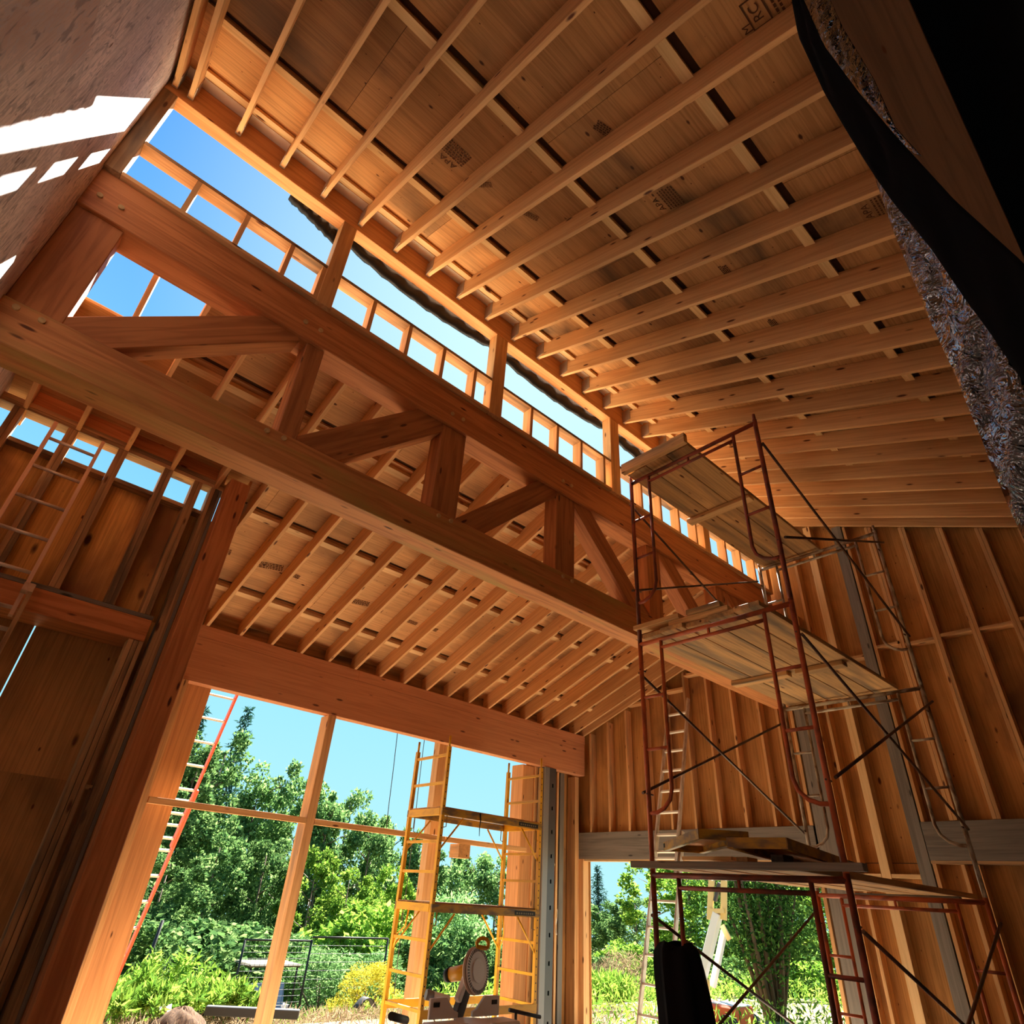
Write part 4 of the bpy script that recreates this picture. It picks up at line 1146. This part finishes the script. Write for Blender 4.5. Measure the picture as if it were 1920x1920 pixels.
def leaf_mesh(name, V, Fc, G, mat):
    me = bpy.data.meshes.new(name)
    me.from_pydata(V.tolist(), [], Fc.tolist())
    a = me.attributes.new('gc', 'FLOAT_VECTOR', 'POINT'); a.data.foreach_set('vector', G.astype(np.float32).ravel())
    me.materials.append(mat); me.update()
    return me
def blob_points(n, centers, radii, seed):
    r = np.random.default_rng(seed)
    idx = r.integers(0, len(centers), n)
    q = r.normal(size=(n, 3)); q /= np.linalg.norm(q, axis=1)[:, None]; q *= r.uniform(.35, 1, n)[:, None] ** .5
    return centers[idx] + q * radii[idx][:, None]
def crown(kind, seed):
    """unit tree: height 1, base at the origin"""
    r = np.random.default_rng(seed)
    if kind == 'round':
        k = 70; z = r.uniform(.16, .97, k); R = .22 * np.sqrt(np.clip(1 - ((z - .5) / .52) ** 2, .02, 1))
    elif kind == 'tall':
        k = 85; z = r.uniform(.08, .98, k); R = .15 * np.clip(1.15 - z, .08, .8) ** .6
    else:
        k = 60; z = r.uniform(.02, .9, k); R = .48 * np.sqrt(np.clip(1 - (z / .98) ** 2, .03, 1))
    th = r.uniform(0, 2 * np.pi, k); rad = R * r.uniform(.25, 1, k) ** .5
    C = np.stack([np.cos(th) * rad, np.sin(th) * rad, z], 1)
    rr = (.055 if kind != 'bush' else .13) * r.uniform(.6, 1.4, k) * (1.15 - .5 * z)
    return C, rr
MESH = {}
for kind, nl, ln, wd, mk in [('round', 9500, .021, .014, 'leaf'), ('tall', 9500, .019, .0125, 'leaf'), ('bush', 6500, .055, .032, 'leaf'),
                             ('bushy', 6500, .055, .032, 'leaf_yellow'), ('soft', 7000, .055, .014, 'leaf_grey'), ('roundy', 9500, .023, .015, 'leaf_yellow')]:
    for var in range(2):
        sd_ = hash((kind, var)) % 1000 if False else len(MESH) * 7 + 3
        base = 'bush' if kind in ('bush', 'bushy', 'soft') else ('round' if kind.startswith('round') else 'tall')
        C, rr = crown(base, sd_)
        V_, F_, G_ = leaves(nl, blob_points(nl, C, rr, sd_ + 1), ln, wd, up=.25, seed=sd_ + 2)
        MESH[(kind, var)] = leaf_mesh('foliage', V_, F_, G_, M[mk])
def conifer_mesh(seed):
    r = np.random.default_rng(seed); P = []; 
    for k in range(30):
        z = .10 + .88 * (k / 29) ** .9; R = .19 * (1 - z) ** .85 + .006
        nb = 9
        for j in range(nb):
            th = 2 * np.pi * j / nb + r.uniform(0, 1)
            m_ = max(4, int(26 * (1 - z) + 4))
            t = r.uniform(.05, 1, m_)
            P.append(np.stack([np.cos(th) * R * t, np.sin(th) * R * t, z - .22 * R * t + .10 * R * t * t], 1) + r.normal(size=(m_, 3)) * .004)
    P = np.concatenate(P); V_, F_, G_ = leaves(len(P), P, .030, .008, up=-.15, seed=seed)
    return leaf_mesh('foliage', V_, F_, G_, M['needle'])
MESH[('conifer', 0)] = conifer_mesh(3); MESH[('conifer', 1)] = conifer_mesh(8)
trunk_me = {}
def trunk_mesh(kind):
    if kind in trunk_me: return trunk_me[kind]
    g = MB()
    if kind in ('bush', 'bushy', 'soft'):
        for k in range(7):
            th = k * .9
            g.tube([(0, 0, 0), (math.cos(th) * .10, math.sin(th) * .10, .3), (math.cos(th) * .24, math.sin(th) * .24, .6)], .012, 5, r2=.004)
    else:
        g.tube([(0, 0, 0), (.004, .003, .4), (-.004, .004, .92)], .013, 7, r2=.002)
        if kind != 'conifer':
            for k in range(14):
                z = .2 + .05 * k; th = k * 2.4
                g.tube([(0, 0, z), (math.cos(th) * .10, math.sin(th) * .10, z + .06)], .004, 5, r2=.001)
    o = g.build('trunk', M['bark'], origin=(0, 0, 0)); me = o.data; bpy.data.objects.remove(o)
    trunk_me[kind] = me
    return me
TREES = []
def tree(kind, var, x, y, v, wide, lab, cat, grp, u=None, name=None):
    """x, y: photo pixel of the tip; v (or u): how far out it stands (modules)"""
    tip = at(x, y, v=v) if u is None else at(x, y, u=u)
    zb = zg(tip.x, tip.y)
    h = (tip.z - zb) * S
    nm = name or ('conifer' if kind == 'conifer' else 'shrub' if kind in ('bush', 'bushy', 'soft') else 'tree')
    e_ = bpy.data.objects.new(nm, None); col.objects.link(e_)
    e_.location = W(tip.x, tip.y, zb); e_.rotation_euler = (0, 0, random.uniform(0, 6.28)); WL[e_.name] = Vector(e_.location)
    tag(e_, lab, cat, grp)
    sxy = wide * S if wide else h
    for nm2, me in (('trunk', trunk_mesh(kind)), ('foliage', MESH[(kind, var)])):
        c = bpy.data.objects.new(nm2, me); col.objects.link(c); c.parent = e_; c.scale = (sxy, sxy, h)
    return e_
GT = 'trees at the forest edge'
# (kind, variant, x, y of the tip, v, spread, label)
tl = [
 ('conifer', 0, 385, 1322, 13, 6.5, 'dark spruce tip partly hidden behind the outer post by the orange ladder'),
 ('conifer', 1, 469, 1322, 12.5, 6.0, 'dark spruce rising highest above the forest beside the orange ladder'),
 ('tall', 0, 432, 1375, 10, 6.0, 'bright poplar-like tree in front of the tallest spruce'),
 ('tall', 1, 392, 1365, 9.5, 5.5, 'tall leafy tree just behind the orange ladder top'),
 ('round', 0, 345, 1430, 9, 4.6, 'leafy tree behind the lower half of the orange ladder'),
 ('tall', 1, 500, 1432, 11, 5.5, 'thin topped tree beside the slim window post, on the ladder side'),
 ('tall', 0, 545, 1430, 11.5, 5.2, 'wispy tall tree seen just beside the slim window post'),
 ('round', 1, 585, 1460, 10.5, 5.0, 'leafy tree directly behind the slim window post'),
 ('tall', 1, 625, 1485, 10, 5.0, 'tree just past the slim window post toward the yellow scaffold'),
 ('round', 0, 662, 1474, 11, 4.6, 'round topped tree midway between slim post and yellow scaffold'),
 ('round', 1, 705, 1520, 10, 4.4, 'leafy tree behind the hanging cable'),
 ('round', 0, 745, 1535, 11, 4.6, 'leafy tree behind the far leg of the yellow scaffold'),
 ('tall', 0, 790, 1560, 10.5, 5.0, 'tree behind the square outer post and yellow scaffold'),
 ('round', 1, 848, 1590, 10.5, 4.6, 'tree seen through the yellow scaffold beside the square outer post'),
 ('round', 0, 890, 1595, 9.5, 4.0, 'tree seen through the middle of the yellow scaffold'),
 ('round', 1, 935, 1602, 9.0, 4.0, 'tree seen through the yellow scaffold next to the broad outer post'),
 ('roundy', 0, 600, 1590, 8.2, 3.2, 'sunny yellow green maple behind the slim window post'),
 ('roundy', 1, 660, 1625, 7.6, 2.8, 'sunny maple between the slim post and the yellow scaffold'),
 ('roundy', 1, 742, 1620, 7.8, 2.8, 'bright maple behind the yellow scaffold ladder frame'),
 ('round', 0, 330, 1590, 7.4, 3.4, 'dense tree low behind the orange ladder'),
 ('round', 1, 420, 1560, 8.6, 3.8, 'dark shaded tree between the ladder and the slim post'),
 ('round', 1, 510, 1570, 8.8, 3.8, 'dark shaded tree close to the slim post'),
]
for k_, va, x, y, v, wd, lab in tl:
    tree(k_, va, x, y, v, wd * .62 if k_ != 'conifer' else wd * .62, lab, 'tree', GT)
sh = [
 ('bush', 0, 265, 1720, 6.4, 1.3, 'green shrub low behind the foot of the orange ladder'),
 ('bush', 1, 345, 1712, 6.6, 1.6, 'green shrub behind the fence post'),
 ('bush', 0, 430, 1722, 6.8, 1.7, 'green shrub between fence post and fence gate'),
 ('soft', 0, 520, 1740, 7.2, 1.5, 'soft green shrub behind the fence gate'),
 ('soft', 1, 622, 1772, 6.0, 1.1, 'soft grey green willow shrub past the fence gate'),
 ('soft', 0, 690, 1778, 6.0, 1.2, 'soft grey green shrub beside the yellow scaffold foot'),
 ('bushy', 0, 680, 1690, 7.0, 1.5, 'bright shrub beneath the maple by the yellow scaffold'),
 ('soft', 1, 850, 1665, 6.4, 1.2, 'pale willow shrub seen through the yellow scaffold'),
 ('bush', 1, 880, 1730, 6.2, 1.2, 'green shrub behind the mitre saw'),
 ('bush', 0, 800, 1740, 6.2, 1.1, 'green shrub at the foot of the square outer post'),
 ('bush', 1, 920, 1760, 5.8, .9, 'dark shrub under the lower yellow deck'),
]
for k_, va, x, y, v, wd, lab in sh:
    tree(k_, va, x, y, v, wd, lab, 'shrub', 'shrubs beyond the opening')
# trees through the doorway
for k_, va, x, y, u, wd, lab in [
 ('conifer', 0, 1120, 1622, 17, 4.2, 'lone dark spruce seen through the doorway against the sky'),
 ('round', 0, 1105, 1690, 12, 3.2, 'hazy tree beside the doorway jamb'),
 ('round', 1, 1150, 1690, 12.5, 3.0, 'hazy tree below the lone spruce in the doorway'),
 ('round', 0, 1190, 1680, 11.5, 3.0, 'hazy tree in the doorway beside the ladder'),
 ('roundy', 0, 1225, 1610, 9.5, 2.8, 'bright tree behind the aluminium ladder in the doorway'),
 ('roundy', 1, 1285, 1595, 9.0, 2.8, 'bright tree between ladder and boom lift'),
 ('round', 1, 1340, 1600, 9.5, 3.2, 'leafy tree behind the boom lift'),
 ('roundy', 1, 1420, 1590, 10, 3.4, 'sunlit tree behind the many-stemmed tree'),
 ('round', 0, 1500, 1600, 8.5, 3.2, 'leafy tree near the grey gable post'),
 ('roundy', 0, 1545, 1640, 8, 2.6, 'sunlit tree beside the scaffold leg in the doorway')]:
    tree(k_, va, x, y, None, wd, lab, 'tree', 'trees beyond the doorway', u=u)
for k_, va, x, y, u, wd, lab in [
 ('bushy', 0, 1165, 1765, 6.0, .9, 'bright green bush in the doorway in front of the hazy trees'),
 ('bush', 1, 1200, 1760, 6.6, .9, 'green bush behind the aluminium ladder'),
 ('bush', 0, 1350, 1790, 6.0, .8, 'green bush behind the boom lift base'),
 ('bushy', 1, 1500, 1800, 5.4, .8, 'bright green bush behind the scaffold leg'),
 ('bush', 0, 1125, 1790, 5.0, .5, 'green bush against the doorway jamb')]:
    tree(k_, va, x, y, None, wd, lab, 'shrub', 'shrubs beyond the doorway', u=u)
# leafy plants close to the opening: upright stems with long blades
def leafy(x, y, v, lab, seed, r0=.16, nst=12, mat='leaf_yellow', ln=.16, wd=.045):
    tip = at(x, y, v=v); zb = zg(tip.x, tip.y); h = (tip.z - zb) * S
    e_ = empty('leafy_plant', W(tip.x, tip.y, zb), lab, 'plant', 'leafy plants outside the opening')
    r = np.random.default_rng(seed); g = MB(); P = []
    for k in range(nst):
        th = r.uniform(0, 6.28); rr = r0 * S * r.uniform(.1, 1) ** .5; hh = h * r.uniform(.6, 1.0)
        b0 = np.array([math.cos(th) * rr * .5, math.sin(th) * rr * .5, 0]); t0 = np.array([math.cos(th) * rr, math.sin(th) * rr, hh])
        g.tube([W(tip.x, tip.y, zb) + Vector(b0), W(tip.x, tip.y, zb) + Vector(t0)], .006, 5, r2=.002)
        n = 46
        t = r.uniform(.25, 1, n) ** .7
        P.append(b0 + (t0 - b0) * t[:, None] + r.normal(size=(n, 3)) * .03)
    g.build('stem', M['bark'], parent=e_, origin=e_.location)
    P = np.concatenate(P); V_, F_, G_ = leaves(len(P), P, ln, wd, up=.7, seed=seed)
    o = bpy.data.objects.new('foliage', leaf_mesh('foliage', V_, F_, G_, M[mat])); col.objects.link(o); o.parent = e_
for k, (x, y, v, lab) in enumerate([
 (240, 1795, 3.5, 'yellow green leafy plant at the foot of the outer post'), (285, 1790, 3.8, 'yellow green leafy plant before the fence post'),
 (335, 1785, 3.7, 'tall yellow green leafy plant in the middle of the leafy patch'), (378, 1800, 3.5, 'broad yellow green plant behind the dirt mound'),
 (405, 1830, 3.25, 'leafy plant beside the black beam end'), (440, 1850, 3.2, 'leafy plant in front of the utility cart'),
 (355, 1845, 3.05, 'leafy plant just behind the dirt mound'), (285, 1865, 2.95, 'small leafy plant beside the dirt mound'),
 (225, 1850, 3.1, 'leafy plant closest to the outer post'), (310, 1830, 3.3, 'leafy plant over the brown dead brush')]):
    leafy(x, y, v, lab, 40 + k)
for k, (x, y, u, lab, mt_) in enumerate([(1120, 1800, 3.6, 'dry brown brush in the doorway beside the jamb', 'drybrush'), (1170, 1775, 3.9, 'dry brown brush behind the aluminium ladder', 'drybrush'),
                                    (1140, 1850, 3.3, 'green weed clump in the doorway beside the jamb', 'leaf_yellow')]):
    tip = at(x, y, u=u); zb = zg(tip.x, tip.y); h = max(.5, (tip.z - zb) * S)
    r = np.random.default_rng(70 + k); n = 1500
    th = r.uniform(0, 6.28, n); rr = .55 * r.uniform(0, 1, n) ** .5
    P = np.stack([np.cos(th) * rr, np.sin(th) * rr, r.uniform(0, h * .85, n)], 1)
    V_, F_, G_ = leaves(n, P, .16, .012 if k < 2 else .04, up=.9, seed=k)
    o = bpy.data.objects.new('brush_clump', leaf_mesh('brush_clump', V_, F_, G_, M[mt_])); col.objects.link(o); o.location = W(tip.x, tip.y, zb)
    tag(o, lab, 'brush')
# golden flowering bush near the scaffold
tree('soft', 0, 700, 1800, 4.4, .5, 'golden flowering bush beside the yellow scaffold foot', 'shrub', None)
gb = [c for c in bpy.data.objects if c.parent and c.parent.get('label', '').startswith('golden')]
for c in gb:
    if c.name.startswith('foliage'): c.data = c.data.copy(); c.data.materials[0] = M['gold']
# weeds and dry grass on the ground: nobody could count it
r = np.random.default_rng(9); n = 20000
uu = r.uniform(.3, 3.2, n); vv = 2.25 + r.uniform(0, 1, n) ** 1.3 * 4.2
ok = ~((uu > 1.02) & (uu < 1.45) & (vv > 2.55) & (vv < 2.98)); uu, vv = uu[ok], vv[ok]; n = len(uu)
P = np.stack([uu * S, vv * S, np.array([zg(a, b) for a, b in zip(uu, vv)]) * S + H - .01], 1)
V_, F_, G_ = leaves(n, P, .16, .014, up=1.0, seed=4)
o = bpy.data.objects.new('grass', leaf_mesh('grass', V_, F_, G_, M['drybrush'])); col.objects.link(o); tag(o, 'dry straw coloured grass on the ground outside the opening', 'grass', kind='stuff')
r = np.random.default_rng(19); n = 32000
uu = r.uniform(0, 9, n); vv = 6.0 + r.uniform(0, 1, n) * 6
P = np.stack([uu * S, vv * S, np.array([zg(a, b) for a, b in zip(uu, vv)]) * S + H + r.uniform(0, 1, n) * (.25 + .6 * (.5 + .5 * np.sin(uu * 5.1) * np.cos(vv * 4.3)))], 1)
V_, F_, G_ = leaves(n, P, .14, .06, up=.6, seed=5)
o = bpy.data.objects.new('undergrowth', leaf_mesh('undergrowth', V_, F_, G_, M['leaf'])); col.objects.link(o); tag(o, 'green undergrowth carpeting the slope below the trees', 'undergrowth', kind='stuff')
r = np.random.default_rng(29); n = 26000
uu = 2.5 + r.uniform(0, 1, n) ** 1.4 * 6; vv = r.uniform(.8, 6, n)
P = np.stack([uu * S, vv * S, np.array([zg(a, b) for a, b in zip(uu, vv)]) * S + H + r.uniform(0, .4, n)], 1)
V_, F_, G_ = leaves(n, P, .13, .035, up=.8, seed=6)
o = bpy.data.objects.new('undergrowth', leaf_mesh('undergrowth', V_, F_, G_, M['leaf_yellow'])); col.objects.link(o); tag(o, 'sunny weeds covering the yard beyond the doorway', 'weeds', kind='stuff')

# many-stemmed tree by the doorway
mt_ = empty('multi_stem_tree', W(3.75, 2.06, zg(3.75, 2.06)), 'dark many-stemmed tree standing just outside the doorway', 'tree')
g = MB(); tips = []
B = W(3.75, 2.06, zg(3.75, 2.06))
for k in range(17):
    th = k * 2.4; sp = random.uniform(.25, 1.0)
    top = B + Vector((math.cos(th) * sp * 1.3, math.sin(th) * sp * 1.3, random.uniform(2.6, 4.2)))
    b0 = B + Vector((math.cos(th) * .15, math.sin(th) * .15, 0))
    mid = b0.lerp(top, .45) + Vector((random.uniform(-.08, .08), random.uniform(-.08, .08), .1))
    g.tube([b0, mid, top], random.uniform(.035, .085), 7, r2=.012); tips.append((mid, top))
g.build('stem', M['bark'], parent=mt_)
pts = []
r = np.random.default_rng(77)
for a_, b_ in tips:
    n = 800; t = r.uniform(-.35, 1.2, n)
    q = np.array(a_) + (np.array(b_) - np.array(a_)) * t[:, None] + r.normal(size=(n, 3)) * np.array([.38, .38, .3])
    pts.append(q - np.array(B))
pts = np.concatenate(pts); V_, F_, G_ = leaves(len(pts), pts, .12, .045, up=-.2, seed=3)
o = bpy.data.objects.new('foliage', leaf_mesh('foliage', V_, F_, G_, M['leaf_dark'])); col.objects.link(o); o.parent = mt_

# boom lift
bl = empty('boom_lift', W(3.0, 1.95, zg(3.0, 1.95)), 'boom lift with white arms, cream brackets and orange base outside the doorway', 'boom lift')
def bp_(x, y, u=3.0): return W(*at(x, y, u=u))
MB().bar(bp_(1313, 1845), bp_(1346, 1712), .13, .15, (0, 1, 0)).build('main_boom', M['white'], parent=bl, bev=.01)
MB().bar(bp_(1336, 1850, 3.06), bp_(1358, 1745, 3.06), .085, .10, (0, 1, 0)).build('lower_boom', M['white'], parent=bl, bev=.008)
for dx in (-12, 14):
    MB().bar(bp_(1343 + dx, 1725), bp_(1345 + dx * .9, 1650), .035, .12, (0, 1, 0)).build('knuckle_plate', M['cream'], parent=bl, bev=.006)
MB().bar(bp_(1333, 1708), bp_(1360, 1708), .12, .07, (0, 0, 1)).build('knuckle_pin', M['cream'], parent=bl)
MB().bar(bp_(1341, 1690), bp_(1349, 1655), .06, .05, (0, 1, 0)).build('hydraulic_ram', M['dark'], parent=bl)
MB().bar(bp_(1354, 1735, 3.05), bp_(1368, 1762, 3.05), .03, .09, (0, 1, 0)).build('link_plate', M['cream'], parent=bl)
for dx in (-9, 9):
    MB().bar(bp_(1317 + dx, 1905), bp_(1315 + dx, 1836), .04, .13, (0, 1, 0)).build('mast_plate', M['cream'], parent=bl, bev=.006)
for yy in (1840, 1856, 1890): MB().bar(bp_(1307, yy), bp_(1328, yy), .10, .05, (0, 0, 1)).build('mast_crosspiece', M['cream'], parent=bl)
b0 = W(3.0, 1.93, zg(3, 1.93))
MB().prism(b0 + Vector((.05, -.10, .29)), (.30, 0, 0), (0, .42, 0), (0, 0, .13)).build('base', M['red'], parent=bl, bev=.02)
MB().prism(b0 + Vector((.05, -.28, .43)), (.24, 0, 0), (0, .24, 0), (0, 0, .012)).build('hood', M['white'], parent=bl, bev=.01)
for sx_ in (-.3, .38):
    for sy_ in (-.42, .28):
        MB().disc(b0 + Vector((sx_, sy_, .165)), (1, 0, 0), .16, .12, 22).build('wheel', M['black'], parent=bl)

# fence, utility cart, beam, mound, bits
def fz(x, y): return at(x, y, v=5.6)
fc = empty('fence_gate', W(*fz(522, 1860)), 'black framed mesh fence gate beyond the slim window post', 'fence')
g = MB(); a_, b_ = fz(460, 1762), fz(585, 1762); zb = zg(a_.x, a_.y) + .01
g.tube([W(a_.x, a_.y, zb), W(a_.x, a_.y, a_.z)], .035, 6).tube([W(b_.x, b_.y, zb), W(b_.x, b_.y, b_.z)], .035, 6).tube([W(*a_), W(b_.x, b_.y, a_.z)], .03, 6)
g.build('frame', M['black'], parent=fc)
def mesh_wires(a_, b_, z0, z1, step=.15):
    g = MB(); n = int((b_.x - a_.x) * S / step)
    for k in range(n + 1):
        u = a_.x + (b_.x - a_.x) * k / n
        g.tube([W(u, a_.y, z0), W(u, a_.y, z1)], .006, 4, caps=False)
    m_ = int((z1 - z0) * S / step)
    for k in range(m_ + 1):
        z = z0 + (z1 - z0) * k / m_
        g.tube([W(a_.x, a_.y, z), W(b_.x, a_.y, z)], .006, 4, caps=False)
    return g
mesh_wires(a_, b_, zb, a_.z).build('wire_mesh', M['black'], parent=fc)
fn = empty('mesh_fence', W(*fz(650, 1860)), 'black mesh fence running from the gate behind the yellow scaffold', 'fence')
c_ = fz(585, 1757); d_ = fz(728, 1757)
MB().tube([W(c_.x + .01, c_.y, c_.z), W(d_.x, d_.y, c_.z)], .03, 6).tube([W(d_.x, d_.y, zb), W(d_.x, d_.y, c_.z)], .035, 6).build('top_rail', M['black'], parent=fn)
mesh_wires(c_, d_, zb, c_.z, .2).build('wire_mesh', M['black'], parent=fn)
p_ = fz(300, 1725)
MB()
o = MB().tube([W(p_.x - .03, p_.y, zg(p_.x, p_.y)), W(p_.x + .02, p_.y, p_.z)], .045, 8).build('fence_post', M['black'])
tag(o, 'lone leaning black fence post among the shrubs', 'post')
uc = empty('utility_cart', W(*Vector((fz(490, 1850).x, 5.9, zg(0, 5.9)))), 'dark utility cart with tan roof and shiny windshield half hidden by the slim post', 'cart')
cb = Vector((at(492, 1850, v=5.9).x * S, 5.9 * S, zg(0, 5.9) * S + H))
def cp(x, y, z): return cb + Vector((x, y, z))
MB().prism(cp(0, 0, .62), (.85, 0, 0), (0, .62, 0), (0, 0, .26)).build('body', M['dark'], parent=uc, bev=.08)
MB().prism(cp(0, 0, 1.86), (.85, 0, 0), (0, .66, 0), (0, 0, .04)).build('roof', M['tan'], parent=uc, bev=.05)
g = MB()
for sx_ in (-.75, .75):
    for sy_ in (-.58, .58): g.tube([cp(sx_ * 1.05, sy_, .85), cp(sx_, sy_, 1.83)], .03, 8)
g.build('cab_frame', M['black'], parent=uc)
MB().prism(cp(-.1, -.66, 1.18), (.52, 0, 0), (0, .10, .26), (0, .012, -.005)).build('windshield', M['paleglass'], parent=uc)
MB().prism(cp(-.2, -.80, .78), (.5, 0, 0), (0, .22, -.10), (0, .03, .06)).build('hood', M['paleglass'], parent=uc, bev=.04)
for sx_ in (-.62, .62):
    for sy_ in (-.64, .64): MB().disc(cp(sx_, sy_, .31), (0, 1, 0), .30, .2, 22).build('wheel', M['black'], parent=uc)
a_, b_ = at(385, 1897, z=-.425), at(560, 1905, z=-.425)
o = MB().bar(W(a_.x, a_.y, ZG + .018), W(b_.x, b_.y, ZG + .018), .14, .11).build('steel_beam', M['dark'], bev=.008)
tag(o, 'dark grey beam lying on the ground outside the opening', 'beam')
c_ = at(335, 1925, z=ZG)
rws = []
for k in range(9):
    t = k / 8
    rws.append([W(c_.x, c_.y, ZG) + Vector((math.cos(th) * .36 * (1 - t) * (1 + .15 * math.sin(th * 3)), math.sin(th) * .30 * (1 - t), .20 * (1 - (1 - t) ** 2) + .02 * math.sin(th * 5 + k)) ) for th in [2 * math.pi * j / 24 for j in range(25)]])
o = MB().grid(rws).build('dirt_mound', M['dirt']); tag(o, 'small brown dirt mound just outside the opening', 'mound')
c_ = at(306, 1893, v=2.85)
o = MB().grid([[W(c_.x, c_.y, ZG + .02) + Vector((.12 * i / 3 - .06, .1 * j / 3 - .05, .08 * math.sin(i * 1.3) * math.cos(j * 1.7) + .06)) for j in range(5)] for i in range(5)]).build('crumpled_bag', M['white'], solid=.003)
tag(o, 'crumpled white bag beside the dirt mound', 'bag')
c_ = at(690, 1893, v=2.9)
rws = [[W(c_.x + .09 * (i / 8 - .5), c_.y + .05 * j / 4, ZG + .004 + .035 * math.sin(math.pi * i / 8)) for j in range(5)] for i in range(9)]
o = MB().grid(rws).build('black_cover', M['black'], solid=.01); tag(o, 'curved black cover lying on the ground by the yellow scaffold', 'cover')
